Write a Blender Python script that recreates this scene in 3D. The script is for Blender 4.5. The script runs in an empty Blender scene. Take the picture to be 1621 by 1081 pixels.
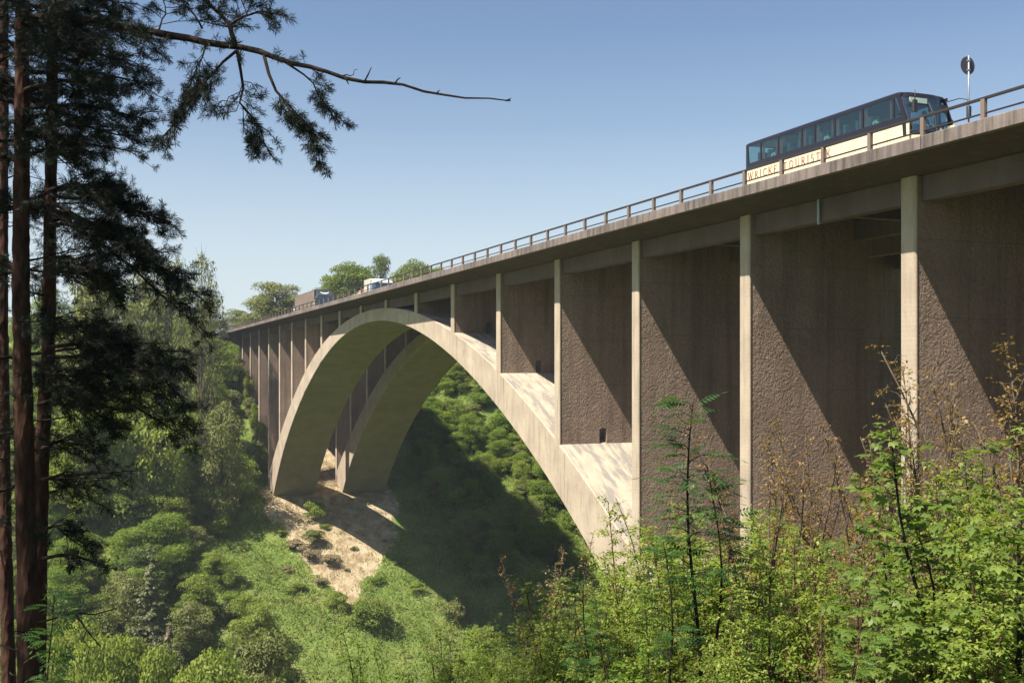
import bpy, bmesh, math, random
import numpy as np
from mathutils import Vector, Matrix, noise as mnoise

random.seed(7)
RNG = np.random.default_rng(11)
SC = bpy.context.scene
COL = SC.collection

# ------------------------------------------------------------------ camera
# World: X runs along the bridge (away from the camera side), Y towards the
# camera's side of the bridge, Z up, metres; the camera is at z = 0.
FPX, W0, H0 = 1700.0, 1621.0, 1081.0
HOR = 587.0
TH = math.atan(677.4 / FPX)
CT, ST = math.cos(TH), math.sin(TH)
CAM = np.array([-32.7, 29.4, 0.0])
FWD = np.array([CT, -ST, 0.0])
RGT = np.array([-ST, -CT, 0.0])

cam_data = bpy.data.cameras.new('camera')
cam = bpy.data.objects.new('camera', cam_data)
COL.objects.link(cam)
cam.location = CAM
cam.rotation_euler = (math.radians(90), 0, math.atan2(FWD[1], FWD[0]) - math.pi / 2)
cam_data.sensor_width = 36.0
cam_data.lens = 36.0 * FPX / W0
cam_data.shift_y = (HOR - H0 / 2) / W0
cam_data.clip_start = 0.2
cam_data.clip_end = 6000
SC.camera = cam

# ------------------------------------------------------------------ world, sun, exposure
SUN = np.array([-0.28, 1.0, 1.55])
SUN = SUN / np.linalg.norm(SUN)
world = bpy.data.worlds.new('World')
SC.world = world
world.use_nodes = True
wn = world.node_tree
sky = wn.nodes.new('ShaderNodeTexSky')
sky.sky_type = 'NISHITA'
sky.sun_disc = False
sky.sun_elevation = math.asin(SUN[2])
sky.sun_rotation = math.atan2(SUN[0], SUN[1])
sky.altitude = 300
sky.air_density = 1.0
sky.dust_density = 1.2
sky.ozone_density = 1.6
# the air thickens to a pale haze towards the horizon, the same all round
_tc = wn.nodes.new('ShaderNodeTexCoord')
_sp = wn.nodes.new('ShaderNodeSeparateXYZ'); wn.links.new(_tc.outputs['Generated'], _sp.inputs[0])
_rp = wn.nodes.new('ShaderNodeValToRGB'); wn.links.new(_sp.outputs[2], _rp.inputs[0])
_el = _rp.color_ramp.elements
for _i, (_p, _v) in enumerate(((0.0, .92), (.09, .66), (.15, .38), (.22, .12), (.30, 0.0))):
    _e = _el[_i] if _i < 2 else _el.new(_p)
    _e.position = _p; _e.color = (_v, _v, _v, 1)
_mx = wn.nodes.new('ShaderNodeMix'); _mx.data_type = 'RGBA'
wn.links.new(_rp.outputs[0], _mx.inputs[0])
wn.links.new(sky.outputs[0], _mx.inputs[6])
_mx.inputs[7].default_value = (5.4, 6.1, 6.5, 1)
wn.links.new(_mx.outputs[2], wn.nodes['Background'].inputs[0])
wn.nodes['Background'].inputs[1].default_value = 0.064
sun_data = bpy.data.lights.new('sun', 'SUN')
sun_data.energy = 5.0
sun_data.angle = math.radians(0.53)
sun_data.color = (1.0, 0.93, 0.80)
sun = bpy.data.objects.new('sun', sun_data)
COL.objects.link(sun)
sun.location = (0, 60, 80)
sun.rotation_euler = Vector(SUN).to_track_quat('Z', 'Y').to_euler()

SC.view_settings.view_transform = 'Standard'
SC.view_settings.look = 'None'
SC.view_settings.gamma = 1.0
SC.view_settings.exposure = 1.12
try:
    SC.view_settings.use_curve_mapping = False
except Exception:
    pass
SC.cycles.max_bounces = 6
SC.cycles.diffuse_bounces = 3
SC.cycles.transparent_max_bounces = 12
SC.cycles.volume_bounces = 0
SC.cycles.use_adaptive_sampling = True

# ------------------------------------------------------------------ geometry of the photograph
def proj(p):
    r = np.asarray(p, float) - CAM
    z = r @ FWD
    return 810.5 + FPX * (r @ RGT) / z, HOR - FPX * r[..., 2] / z, z

def at(px, py, Z):
    """the point seen at pixel px,py of the photograph, Z metres ahead"""
    return CAM + Z * (FWD + RGT * (px - 810.5) / FPX + np.array([0, 0, (HOR - py) / FPX]))

def along(px, Y):
    """X of the point of the vertical plane y = Y that is seen at column px"""
    d = CAM[1] - Y
    Z = FPX * d / (CT * (px - 133.1))
    return CAM[0] + (Z - d * ST) / CT

# ------------------------------------------------------------------ mesh helpers
class MB:
    def __init__(s):
        s.v, s.f, s.m = [], [], []
    def add(s, verts, faces, mat=0):
        o = len(s.v)
        s.v.extend([tuple(map(float, p)) for p in verts])
        s.f.extend([tuple(i + o for i in f) for f in faces])
        s.m.extend([mat] * len(faces))
        return s
    def box(s, x0, x1, y0, y1, z0, z1, mat=0):
        x0, x1 = min(x0, x1), max(x0, x1); y0, y1 = min(y0, y1), max(y0, y1); z0, z1 = min(z0, z1), max(z0, z1)
        v = [(x0, y0, z0), (x1, y0, z0), (x1, y1, z0), (x0, y1, z0), (x0, y0, z1), (x1, y0, z1), (x1, y1, z1), (x0, y1, z1)]
        return s.add(v, [(0, 3, 2, 1), (4, 5, 6, 7), (0, 1, 5, 4), (1, 2, 6, 5), (2, 3, 7, 6), (3, 0, 4, 7)], mat)
    def cbox(s, x0, x1, y0, y1, z0, z1, c=0.02, mat=0):
        """box with chamfered vertical and top edges"""
        rings = []
        for (zz, e) in ((z0, 0), (z1 - c, 0), (z1, c)):
            a0, a1, b0, b1 = x0 + e, x1 - e, y0 + e, y1 - e
            rings.append([(a0 + c, b0, zz), (a1 - c, b0, zz), (a1, b0 + c, zz), (a1, b1 - c, zz), (a1 - c, b1, zz), (a0 + c, b1, zz), (a0, b1 - c, zz), (a0, b0 + c, zz)])
        v = sum(rings, [])
        f = [tuple(range(7, -1, -1)), tuple(range(16, 24))]
        for r in range(2):
            for i in range(8):
                j = (i + 1) % 8
                f.append((r * 8 + i, r * 8 + j, r * 8 + 8 + j, r * 8 + 8 + i))
        return s.add(v, f, mat)
    def prism(s, poly, axis, a, b, mat=0):
        """poly: 2-D points in the other two axes (order of x,y,z), extruded from a to b on axis"""
        n = len(poly)
        def p3(p, t):
            return {'x': (t, p[0], p[1]), 'y': (p[0], t, p[1]), 'z': (p[0], p[1], t)}[axis]
        v = [p3(p, a) for p in poly] + [p3(p, b) for p in poly]
        f = [tuple(range(n)), tuple(range(2 * n - 1, n - 1, -1))]
        f += [(i, i + n, (i + 1) % n + n, (i + 1) % n) for i in range(n)]
        return s.add(v, f, mat)
    def tube(s, pts, rad, n=6, mat=0, cap=True, wob=0.0):
        pts = [Vector(p) for p in pts]
        if not hasattr(rad, '__len__'):
            rad = [rad] * len(pts)
        rings = []
        up = Vector((0, 0, 1))
        d0 = (pts[1] - pts[0]).normalized()
        if abs(d0.dot(up)) > 0.9:
            up = Vector((1, 0, 0))
        for i, p in enumerate(pts):
            d = (pts[min(i + 1, len(pts) - 1)] - pts[max(i - 1, 0)])
            if d.length < 1e-9:
                d = d0.copy()
            d.normalize()
            a = d.cross(up)
            if a.length < 1e-6:
                a = d.cross(Vector((0, 1, 0)))
            a.normalize()
            b = d.cross(a)
            r = rad[i]
            ring = []
            for k in range(n):
                q = 2 * math.pi * k / n
                rr = r * (1 + (random.uniform(-wob, wob) if wob else 0))
                ring.append(p + a * math.cos(q) * rr + b * math.sin(q) * rr)
            rings.append(ring)
        v = sum(rings, [])
        f = []
        for i in range(len(pts) - 1):
            for k in range(n):
                j = (k + 1) % n
                f.append((i * n + k, i * n + j, i * n + n + j, i * n + n + k))
        if cap:
            f.append(tuple(range(n - 1, -1, -1)))
            f.append(tuple(range((len(pts) - 1) * n, len(pts) * n)))
        return s.add(v, f, mat)
    def mesh(s, name, mats, smooth=False):
        me = bpy.data.meshes.new(name)
        me.from_pydata(s.v, [], s.f)
        for m in mats:
            me.materials.append(m)
        me.polygons.foreach_set('material_index', s.m)
        if smooth:
            me.polygons.foreach_set('use_smooth', [True] * len(s.f))
        me.update()
        return me

def recalc(me):
    b = bmesh.new(); b.from_mesh(me)
    bmesh.ops.recalc_face_normals(b, faces=b.faces)
    b.to_mesh(me); b.free()

def link(name, me, parent=None, loc=None, rot=None, scale=None):
    o = bpy.data.objects.new(name, me)
    COL.objects.link(o)
    if parent is not None:
        o.parent = parent
    if loc is not None:
        o.location = loc
    if rot is not None:
        o.rotation_euler = rot
    if scale is not None:
        o.scale = scale
    return o

def put(name, mb, mats, parent=None, smooth=False, fix=True, **k):
    if not isinstance(mats, (list, tuple)):
        mats = [mats]
    me = mb.mesh(name, mats, smooth)
    if fix:
        recalc(me)
    return link(name, me, parent, **k)

def thing(name, label, cat, loc=(0, 0, 0), rz=0.0, group=None):
    o = bpy.data.objects.new(name, None)
    o.empty_display_size = 0.3
    COL.objects.link(o)
    o.location = loc
    o.rotation_euler = (0, 0, rz)
    o['label'] = label
    o['category'] = cat
    if group:
        o['group'] = group
    return o

def tag(o, label, cat, group=None, kind=None):
    o['label'] = label
    if cat:
        o['category'] = cat
    if group:
        o['group'] = group
    if kind:
        o['kind'] = kind
    return o

def copy_thing(root, loc, rz, label, group=None, scale=None, cat=None):
    c = root.copy()
    COL.objects.link(c)
    c.location = loc
    c.rotation_euler = (0, 0, rz)
    if scale is not None:
        c.scale = scale
    c['label'] = label
    if group:
        c['group'] = group
    if cat:
        c['category'] = cat
    for ch in root.children:
        d = ch.copy(); COL.objects.link(d); d.parent = c
        for g in ch.children:
            e = g.copy(); COL.objects.link(e); e.parent = d
    return c

# ------------------------------------------------------------------ material helpers
def mat(name):
    m = bpy.data.materials.new(name)
    m.use_nodes = True
    nt = m.node_tree
    return m, nt, nt.nodes['Principled BSDF']

def nd(nt, typ, **kw):
    n = nt.nodes.new(typ)
    for k, v in kw.items():
        if isinstance(k, str) and k.startswith('i_'):
            key = k[2:]
            n.inputs[int(key) if key.isdigit() else key.replace('_', ' ')].default_value = v
        else:
            setattr(n, k, v)
    return n

def ramp(nt, fac, stops):
    r = nt.nodes.new('ShaderNodeValToRGB')
    el = r.color_ramp.elements
    while len(el) < len(stops):
        el.new(0.5)
    for e, (p, c) in zip(el, stops):
        e.position = p
        e.color = (*c, 1) if len(c) == 3 else c
    nt.links.new(fac, r.inputs[0])
    return r

def coords(nt, scale=(1, 1, 1), kind='Object'):
    t = nt.nodes.new('ShaderNodeTexCoord')
    mp = nt.nodes.new('ShaderNodeMapping')
    mp.inputs['Scale'].default_value = scale
    nt.links.new(t.outputs[kind], mp.inputs[0])
    return mp.outputs[0]

def noise(nt, vec, scale, detail=4, rough=0.55):
    n = nd(nt, 'ShaderNodeTexNoise', i_Scale=scale, i_Detail=detail, i_Roughness=rough)
    if vec is not None:
        nt.links.new(vec, n.inputs['Vector'])
    return n.outputs['Fac']

def mix(nt, fac, a, b, blend='MIX'):
    m = nt.nodes.new('ShaderNodeMix')
    m.data_type = 'RGBA'; m.blend_type = blend
    for sock, val in ((m.inputs[0], fac), (m.inputs[6], a), (m.inputs[7], b)):
        if isinstance(val, bpy.types.NodeSocket):
            nt.links.new(val, sock)
        elif isinstance(val, (int, float)):
            sock.default_value = val
        else:
            sock.default_value = (*val, 1)
    return m.outputs[2]

def bump(nt, height, strength, dist, prev=None):
    b = nt.nodes.new('ShaderNodeBump')
    b.inputs['Strength'].default_value = strength
    b.inputs['Distance'].default_value = dist
    nt.links.new(height, b.inputs['Height'])
    if prev is not None:
        nt.links.new(prev, b.inputs['Normal'])
    return b.outputs[0]

def math_n(nt, op, a, b=None):
    m = nt.nodes.new('ShaderNodeMath'); m.operation = op
    for s, v in zip(m.inputs, (a, b)):
        if v is None:
            continue
        if isinstance(v, bpy.types.NodeSocket):
            nt.links.new(v, s)
        else:
            s.default_value = v
    return m.outputs[0]

def simple(name, col, rough=0.6, metal=0.0, var=0.12, vscale=3.0, bmp=0.0):
    m, nt, b = mat(name)
    v = coords(nt)
    n = noise(nt, v, vscale)
    c = ramp(nt, n, [(0.25, tuple(x * (1 - var) for x in col)), (0.75, tuple(min(1, x * (1 + var)) for x in col))])
    nt.links.new(c.outputs[0], b.inputs['Base Color'])
    b.inputs['Roughness'].default_value = rough
    b.inputs['Metallic'].default_value = metal
    if bmp:
        nt.links.new(bump(nt, noise(nt, v, vscale * 8), 0.5, bmp), b.inputs['Normal'])
    return m

# smooth cast concrete: pier fronts, arch faces
def concrete(name, c0, c1, stain=(0.16, 0.14, 0.12), amt=0.5, boards=True):
    m, nt, b = mat(name)
    v = coords(nt)
    vs = coords(nt, (1.1, 1.1, 0.13))
    base = ramp(nt, noise(nt, v, 0.45, 8, 0.6), [(0.3, c0), (0.7, c1)]).outputs[0]
    fine = ramp(nt, noise(nt, v, 14, 3), [(0.3, (0.88, 0.88, 0.88)), (0.7, (1.06, 1.06, 1.06))]).outputs[0]
    base = mix(nt, 1.0, base, fine, 'MULTIPLY')
    st = ramp(nt, noise(nt, vs, 2.2, 6, 0.65), [(0.5, (0, 0, 0)), (0.72, (amt, amt, amt))]).outputs[0]
    base = mix(nt, st, base, stain)
    nt.links.new(base, b.inputs['Base Color'])
    b.inputs['Roughness'].default_value = 0.9
    b.inputs['Specular IOR Level'].default_value = 0.2
    h = bump(nt, noise(nt, v, 9, 6), 0.35, 0.02)
    if boards:
        w = nd(nt, 'ShaderNodeTexWave', i_Scale=1.7, i_Distortion=0.3)
        w.bands_direction = 'Z'
        nt.links.new(v, w.inputs[0])
        h = bump(nt, w.outputs['Fac'], 0.12, 0.01, h)
    nt.links.new(h, b.inputs['Normal'])
    return m

M = {}
M['pale'] = concrete('pale_concrete', (0.335, 0.266, 0.21), (0.475, 0.39, 0.302), amt=0.6)
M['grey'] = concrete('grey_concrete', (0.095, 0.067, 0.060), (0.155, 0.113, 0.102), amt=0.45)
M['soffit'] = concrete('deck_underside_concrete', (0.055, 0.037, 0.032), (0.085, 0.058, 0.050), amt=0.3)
M['intrados'] = concrete('arch_underside_concrete', (0.20, 0.175, 0.115), (0.28, 0.245, 0.165), amt=0.25)

def hammered():
    """dark rough washed concrete of the pier walls with day joints"""
    m, nt, b = mat('rough_wall_concrete')
    v = coords(nt)
    base = ramp(nt, noise(nt, v, 0.35, 8, 0.6), [(0.3, (0.225, 0.162, 0.128)), (0.7, (0.31, 0.228, 0.182))]).outputs[0]
    g = ramp(nt, noise(nt, v, 7, 4), [(0.3, (0.8, 0.8, 0.8)), (0.7, (1.1, 1.1, 1.1))]).outputs[0]
    base = mix(nt, 1.0, base, g, 'MULTIPLY')
    sep = nt.nodes.new('ShaderNodeSeparateXYZ'); nt.links.new(v, sep.inputs[0])
    zz = math_n(nt, 'ADD', sep.outputs[2], 0.9)
    wob = math_n(nt, 'MULTIPLY', noise(nt, v, 2.0, 2), 0.12)
    zz = math_n(nt, 'ADD', zz, wob)
    fr = math_n(nt, 'ABSOLUTE', math_n(nt, 'PINGPONG', zz, 1.5))
    jl = ramp(nt, fr, [(0.0, (1, 1, 1)), (0.035, (0, 0, 0))]).outputs[0]
    base = mix(nt, math_n(nt, 'MULTIPLY', jl, 0.45), base, (0.09, 0.07, 0.06))
    vs = coords(nt, (1, 1, .06))
    stn = ramp(nt, noise(nt, vs, 1.6, 6, .65), [(.46, (0, 0, 0)), (.68, (.5, .5, .5))]).outputs[0]
    base = mix(nt, stn, base, (.10, .075, .06))
    lst = ramp(nt, noise(nt, vs, 3.3, 6, .7), [(.60, (0, 0, 0)), (.72, (.35, .35, .35))]).outputs[0]
    base = mix(nt, lst, base, (.36, .31, .26))
    nt.links.new(base, b.inputs['Base Color'])
    b.inputs['Roughness'].default_value = 0.95
    b.inputs['Specular IOR Level'].default_value = 0.15
    dv = nd(nt, 'ShaderNodeVectorMath', operation='MULTIPLY_ADD')
    n0 = nd(nt, 'ShaderNodeTexNoise', i_Scale=2.2, i_Detail=2.0)
    nt.links.new(v, n0.inputs['Vector'])
    nt.links.new(n0.outputs['Color'], dv.inputs[0])
    dv.inputs[1].default_value = (0.5, 0.5, 0.5)
    nt.links.new(v, dv.inputs[2])
    vo = nd(nt, 'ShaderNodeTexNoise', i_Scale=7.2, i_Detail=3.5, i_Roughness=.5, i_Distortion=.35)
    nt.links.new(dv.outputs[0], vo.inputs['Vector'])
    amp = ramp(nt, noise(nt, v, .3, 3), [(.3, (.35, .35, .35)), (.7, (1, 1, 1))]).outputs[0]
    h = bump(nt, math_n(nt, 'MULTIPLY', vo.outputs['Fac'], amp), 0.85, 0.115)
    gz = nd(nt, 'ShaderNodeTexWave', i_Scale=.33, i_Distortion=1.2)
    gz.bands_direction = 'Z'; nt.links.new(v, gz.inputs[0])
    h = bump(nt, jl, -.5, .03, h)
    h = bump(nt, noise(nt, v, 11, 5), 0.6, 0.035, h)
    nt.links.new(h, b.inputs['Normal'])
    return m
M['wall'] = hammered()

def streaked():
    m, nt, b = mat('streaked_edge_concrete')
    v = coords(nt)
    vs = coords(nt, (1, 1, 0.08))
    base = ramp(nt, noise(nt, v, 0.5, 6), [(0.3, (0.13, 0.102, 0.094)), (0.7, (0.22, 0.178, 0.162))]).outputs[0]
    st = ramp(nt, noise(nt, vs, 3.2, 5, 0.7), [(0.42, (0, 0, 0)), (0.64, (0.8, 0.8, 0.8))]).outputs[0]
    base = mix(nt, st, base, (0.040, 0.030, 0.028))
    lt = ramp(nt, noise(nt, vs, 5.1, 5, 0.7), [(0.58, (0, 0, 0)), (0.74, (0.6, 0.6, 0.6))]).outputs[0]
    base = mix(nt, lt, base, (0.27, 0.235, 0.205))
    nt.links.new(base, b.inputs['Base Color'])
    b.inputs['Roughness'].default_value = 0.9
    nt.links.new(bump(nt, noise(nt, v, 10, 6), 0.5, 0.02), b.inputs['Normal'])
    return m
M['edge'] = streaked()

def arch_top():
    m, nt, b = mat('arch_back_concrete')
    v = coords(nt)
    vs = coords(nt, (0.35, 1.6, 0.35))
    base = ramp(nt, noise(nt, v, 0.6, 8, 0.6), [(0.3, (0.31, 0.255, 0.20)), (0.7, (0.45, 0.38, 0.29))]).outputs[0]
    st = ramp(nt, noise(nt, vs, 1.1, 7, 0.6), [(0.47, (0, 0, 0)), (0.58, (0.85, 0.85, 0.85))]).outputs[0]
    base = mix(nt, st, base, (0.20, 0.185, 0.17))
    lt = ramp(nt, noise(nt, vs, 4.0, 5, 0.7), [(0.6, (0, 0, 0)), (0.7, (0.8, 0.8, 0.8))]).outputs[0]
    base = mix(nt, lt, base, (0.62, 0.55, 0.45))
    nt.links.new(base, b.inputs['Base Color'])
    b.inputs['Roughness'].default_value = 0.92
    nt.links.new(bump(nt, noise(nt, v, 8, 6), 0.4, 0.02), b.inputs['Normal'])
    return m
M['arch_top'] = arch_top()
M['asphalt'] = simple('asphalt', (0.05, 0.05, 0.052), 0.95, vscale=20, bmp=0.01)
M['line'] = simple('road_paint', (0.75, 0.75, 0.72), 0.7)
M['rail'] = simple('painted_rail_steel', (0.034, 0.024, 0.024), 0.55, 0.2, vscale=6)
M['post'] = simple('rail_post_concrete', (0.17, 0.125, 0.105), 0.85, vscale=6, bmp=0.01)
M['pipe'] = simple('galvanised_pipe', (0.30, 0.33, 0.36), 0.5, 0.5)

# ------------------------------------------------------------------ terrain height
FX = np.array([-900, -400, -150, -80, -50, -33, -25, -15, 0, 14, 30, 50, 80, 100, 108, 118, 126.5, 140, 148, 154, 160, 165, 176, 187, 195, 202, 215, 300, 600, 1500], float)
FZ = np.array([30, 18, 10, 5, 0.8, -1.75, -3.5, -6.4, -12, -20, -28, -36, -44, -46, -44, -38.5, -33, -25.5, -21, -20, -16, -13, -6, -0.5, 3.5, 7.0, 8.0, 10, 18, 30], float)
_gx = np.arange(-900, 1500, 1.0)
_gz = np.interp(_gx, FX, FZ)
_k = np.hanning(9); _k /= _k.sum()
_gz = np.convolve(np.pad(_gz, 4, mode='edge'), _k, mode='valid')

def ground(x, y):
    x = np.asarray(x, float); y = np.asarray(y, float)
    z = np.interp(x, _gx, _gz)
    away = np.clip((np.abs(y + 9.0) - 13) / 25, 0, 1)
    far = np.clip((x - 40) / 50, 0, 1)
    u = np.sin(x * 0.045 + y * 0.031 + 1.0) * 1.6 + np.sin(x * 0.11 - y * 0.083) * 0.8 + np.sin(x * 0.021 + y * 0.07 + 2.0) * 1.8
    z = z + u * away * far
    w = np.sin(x * 0.35 + y * 0.23) * 0.12 + np.sin(x * 0.83 - y * 0.61 + 1.3) * 0.07 + np.sin(x * 0.19 - y * 0.41) * 0.16
    return z + w

def gpix(px, py, zmin=6.0, zmax=400.0):
    """the ground point seen at a pixel"""
    Zs = np.arange(zmin, zmax, 0.5)
    d = FWD + RGT * (px - 810.5) / FPX + np.array([0, 0, (HOR - py) / FPX])
    P = CAM[None] + Zs[:, None] * d[None]
    below = P[:, 2] < ground(P[:, 0], P[:, 1])
    i = int(np.argmax(below)) if below.any() else len(Zs) - 1
    return P[i], Zs[i]

def inpoly(px, py, poly):
    px = np.asarray(px, float); py = np.asarray(py, float)
    ins = np.zeros(px.shape, bool)
    n = len(poly)
    for i in range(n):
        x1, y1 = poly[i]; x2, y2 = poly[(i + 1) % n]
        c = ((y1 > py) != (y2 > py)) & (px < (x2 - x1) * (py - y1) / ((y2 - y1) if y2 != y1 else 1e-9) + x1)
        ins ^= c
    return ins

# areas of bare soil on the ground, traced where the photograph shows them
def gp_poly(pts):
    return [tuple(gpix(a, b)[0][:2]) for a, b in pts]
SOIL = gp_poly([(425, 778), (433, 800), (452, 832), (462, 868), (492, 902), (524, 930), (545, 962), (566, 958), (574, 915), (604, 905), (606, 885), (636, 850), (608, 800), (606, 778)])
SOIL_BAND = [(143, 2.2), (153, 1.5), (156, -1.5), (205, -2.5), (205, -19), (156, -20), (143, -21)]
STREAK = gp_poly([(500, 855), (520, 900), (545, 955), (563, 955), (572, 915), (590, 880), (560, 840)])

def axis(lo, hi, step, outer):
    a = list(np.arange(lo, hi + 1e-6, step))
    l, r, s = lo, hi, step
    left, right = [], []
    while l > -outer:
        s *= 1.35; l -= s; left.append(l)
    s = step
    while r < outer:
        s *= 1.35; r += s; right.append(r)
    return np.array(left[::-1] + a + right)

def build_ground():
    xs = axis(-46, 214, 1.0, 1400); ys = axis(-80, 64, 1.0, 1400)
    X, Y = np.meshgrid(xs, ys, indexing='ij')
    Z = ground(X, Y)
    n, m_ = X.shape
    verts = np.stack([X, Y, Z], -1).reshape(-1, 3)
    ii, jj = np.meshgrid(np.arange(n - 1), np.arange(m_ - 1), indexing='ij')
    a = (ii * m_ + jj).ravel()
    faces = np.stack([a, a + m_, a + m_ + 1, a + 1], -1)
    me = bpy.data.meshes.new('ground')
    me.vertices.add(len(verts)); me.vertices.foreach_set('co', verts.ravel())
    me.loops.add(faces.size); me.loops.foreach_set('vertex_index', faces.ravel())
    me.polygons.add(len(faces)); me.polygons.foreach_set('loop_start', np.arange(0, faces.size, 4)); me.polygons.foreach_set('loop_total', np.full(len(faces), 4))
    me.polygons.foreach_set('use_smooth', np.ones(len(faces), bool))
    me.update(calc_edges=True)
    x, y = verts[:, 0], verts[:, 1]
    soil = np.zeros(len(verts))
    soil[inpoly(x, y, SOIL)] = 0.85
    soil[inpoly(x, y, STREAK)] = 1.0
    soil[inpoly(x, y, SOIL_BAND)] = 1.0
    soil[(x < 30) & (x > -60) & (y < 1) & (y > -20)] = 0.8
    soil = soil.reshape(n, m_)
    s2 = soil.copy()
    for _ in range(2):
        s2[1:-1, 1:-1] = (s2[1:-1, 1:-1] * 2 + s2[2:, 1:-1] + s2[:-2, 1:-1] + s2[1:-1, 2:] + s2[1:-1, :-2]) / 6
    at_ = me.attributes.new('soil', 'FLOAT', 'POINT')
    at_.data.foreach_set('value', s2.ravel())
    m, nt, b = mat('hillside_ground')
    v = coords(nt)
    gr = ramp(nt, noise(nt, v, 0.16, 9, 0.62), [(0.3, (0.085, 0.125, 0.032)), (0.5, (0.145, 0.20, 0.05)), (0.62, (0.20, 0.235, 0.075)), (0.78, (0.22, 0.19, 0.10))]).outputs[0]
    g2 = ramp(nt, noise(nt, v, 2.4, 8, 0.7), [(0.3, (0.5, 0.55, 0.5)), (0.7, (1.35, 1.3, 1.2))]).outputs[0]
    gr = mix(nt, 1.0, gr, g2, 'MULTIPLY')
    dryp = ramp(nt, noise(nt, v, .30, 10, .75), [(.52, (0, 0, 0)), (.66, (.65, .65, .65))]).outputs[0]
    gr = mix(nt, dryp, gr, (.21, .175, .085))
    so = ramp(nt, noise(nt, v, 0.55, 10, 0.7), [(0.3, (0.17, 0.12, 0.072)), (0.46, (0.33, 0.25, 0.155)), (0.66, (0.54, 0.45, 0.30))]).outputs[0]
    s3 = ramp(nt, noise(nt, v, 5.5, 8, 0.75), [(0.35, (0.78, 0.78, 0.78)), (0.65, (1.1, 1.08, 1.06))]).outputs[0]
    so = mix(nt, 1.0, so, s3, 'MULTIPLY')
    atn = nd(nt, 'ShaderNodeAttribute', attribute_name='soil')
    edge = math_n(nt, 'ADD', atn.outputs['Fac'], math_n(nt, 'MULTIPLY', math_n(nt, 'SUBTRACT', noise(nt, v, 0.55, 10, 0.78), 0.5), 2.6))
    e = ramp(nt, edge, [(0.42, (0, 0, 0)), (0.58, (1, 1, 1))]).outputs[0]
    nt.links.new(mix(nt, e, gr, so), b.inputs['Base Color'])
    b.inputs['Roughness'].default_value = 1.0
    b.inputs['Specular IOR Level'].default_value = 0.05
    h = bump(nt, noise(nt, v, 1.3, 9, 0.7), 1.0, 0.5)
    nt.links.new(h, b.inputs['Normal'])
    me.materials.append(m)
    o = link('ground', me)
    o['kind'] = 'structure'
    o['label'] = 'steep grassy valley side with bare earth under the bridge'
build_ground()

# ------------------------------------------------------------------ the bridge
S = 11.0
Q = np.array([0, .2, .5, .8, 1.15, 1.5, 1.8, 2.5, 2.82, 3.5, 3.98, 4.5, 4.93, 5.5, 5.97, 6.3])
E_H = np.array([6.72, 6.70, 6.62, 6.42, 6.10, 5.62, 5.02, 3.30, 2.35, 0.0, -2.0, -4.75, -7.2, -10.7, -13.9, -16.4])
I_H = np.array([5.40, 5.38, 5.25, 5.0, 4.5, 3.9, 3.25, 1.15, -.15, -2.7, -5.1, -8.2, -11.1, -15.5, -19.9, -24.0])
pe = np.polyfit(Q ** 2, E_H, 4); pi_ = np.polyfit(Q ** 2, I_H, 4)
def ext(q): return np.polyval(pe, np.asarray(q, float) ** 2)
def intr(q): return np.polyval(pi_, np.asarray(q, float) ** 2)
Z_PT, Z_BB = 7.43, 6.47          # top of pier / underside of edge beams
Z_FB, Z_FT = 7.79, 8.26          # edge panel bottom / top
YE = 2.1                          # overhang
RIBS = [(-0.0, -7.0), (-11.7, -19.2)]
YB = -19.2 - YE
X0, X1 = -38.5, 195.0
bridge = thing('arch_bridge', 'long concrete arch bridge on thin pier walls carrying the road high over the valley', 'bridge', (0, 0, 0))

# deck slab
mb = MB()
mb.prism([(YE - .32, Z_FB + .06), (0.02, Z_PT), (-7.02, Z_PT), (-9.3, Z_PT + .3), (-11.7, Z_PT), (-19.22, Z_PT), (YB + .32, Z_FB + .06), (YB + .32, 8.02), (YE - .32, 8.02)], 'x', X0, X1)
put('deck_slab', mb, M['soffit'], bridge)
mb = MB().box(X0, X1, YB + 1.6, YE - 1.6, 8.024, 8.09)
put('carriageway', mb, M['asphalt'], bridge)
mb = MB()
for yy in (YE - 2.0, -5.3, -8.2, -10.6, -13.5, YB + 2.0):
    if yy in (-5.3, -13.5):
        for x in np.arange(X0 + 2, X1 - 6, 12):
            mb.box(x, x + 4, yy - .07, yy + .07, 8.091, 8.095)
    else:
        mb.box(X0, X1, yy - .08, yy + .08, 8.091, 8.095)
put('lane_marking', mb, M['line'], bridge)
mb = MB().box(X0, X1, -9.6, -9.2, 8.09, 8.75)
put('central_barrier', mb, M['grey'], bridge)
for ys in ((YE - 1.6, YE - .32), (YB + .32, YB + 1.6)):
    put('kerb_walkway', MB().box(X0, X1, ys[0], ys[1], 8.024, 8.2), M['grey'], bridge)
# edge panels, one per bay
def edge_panel(side):
    mb = MB()
    y0, y1 = (YE - .36, YE) if side > 0 else (YB, YB + .36)
    L = S - .03
    mb.prism([(y0, Z_FB + .02), (y1, Z_FB), (y1, Z_FT - .03), (y1 - .03, Z_FT), (y0 + .03, Z_FT), (y0, Z_FT - .03)] if side > 0 else
             [(y0, Z_FB), (y1, Z_FB + .02), (y1, Z_FT - .03), (y1 - .03, Z_FT), (y0 + .03, Z_FT), (y0, Z_FT - .03)], 'x', 0, L)
    me = mb.mesh('edge_panel', [M['edge']]); recalc(me)
    return me
def seg_mesh_copy(me, name, x0, parent, y=0.0, z=0.0):
    return link(name, me, parent, loc=(x0, y, z))
XJ = along(1174.6, YE)            # an edge panel joint
joints = [XJ + S * i for i in range(-5, 22) if X0 - S < XJ + S * i < X1 - 2]
for side in (1, -1):
    me = edge_panel(side)
    for j in joints:
        link('edge_panel', me, bridge, loc=(j + random.uniform(0, .008), random.uniform(-.006, .006), random.uniform(-.005, .005)))
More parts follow.
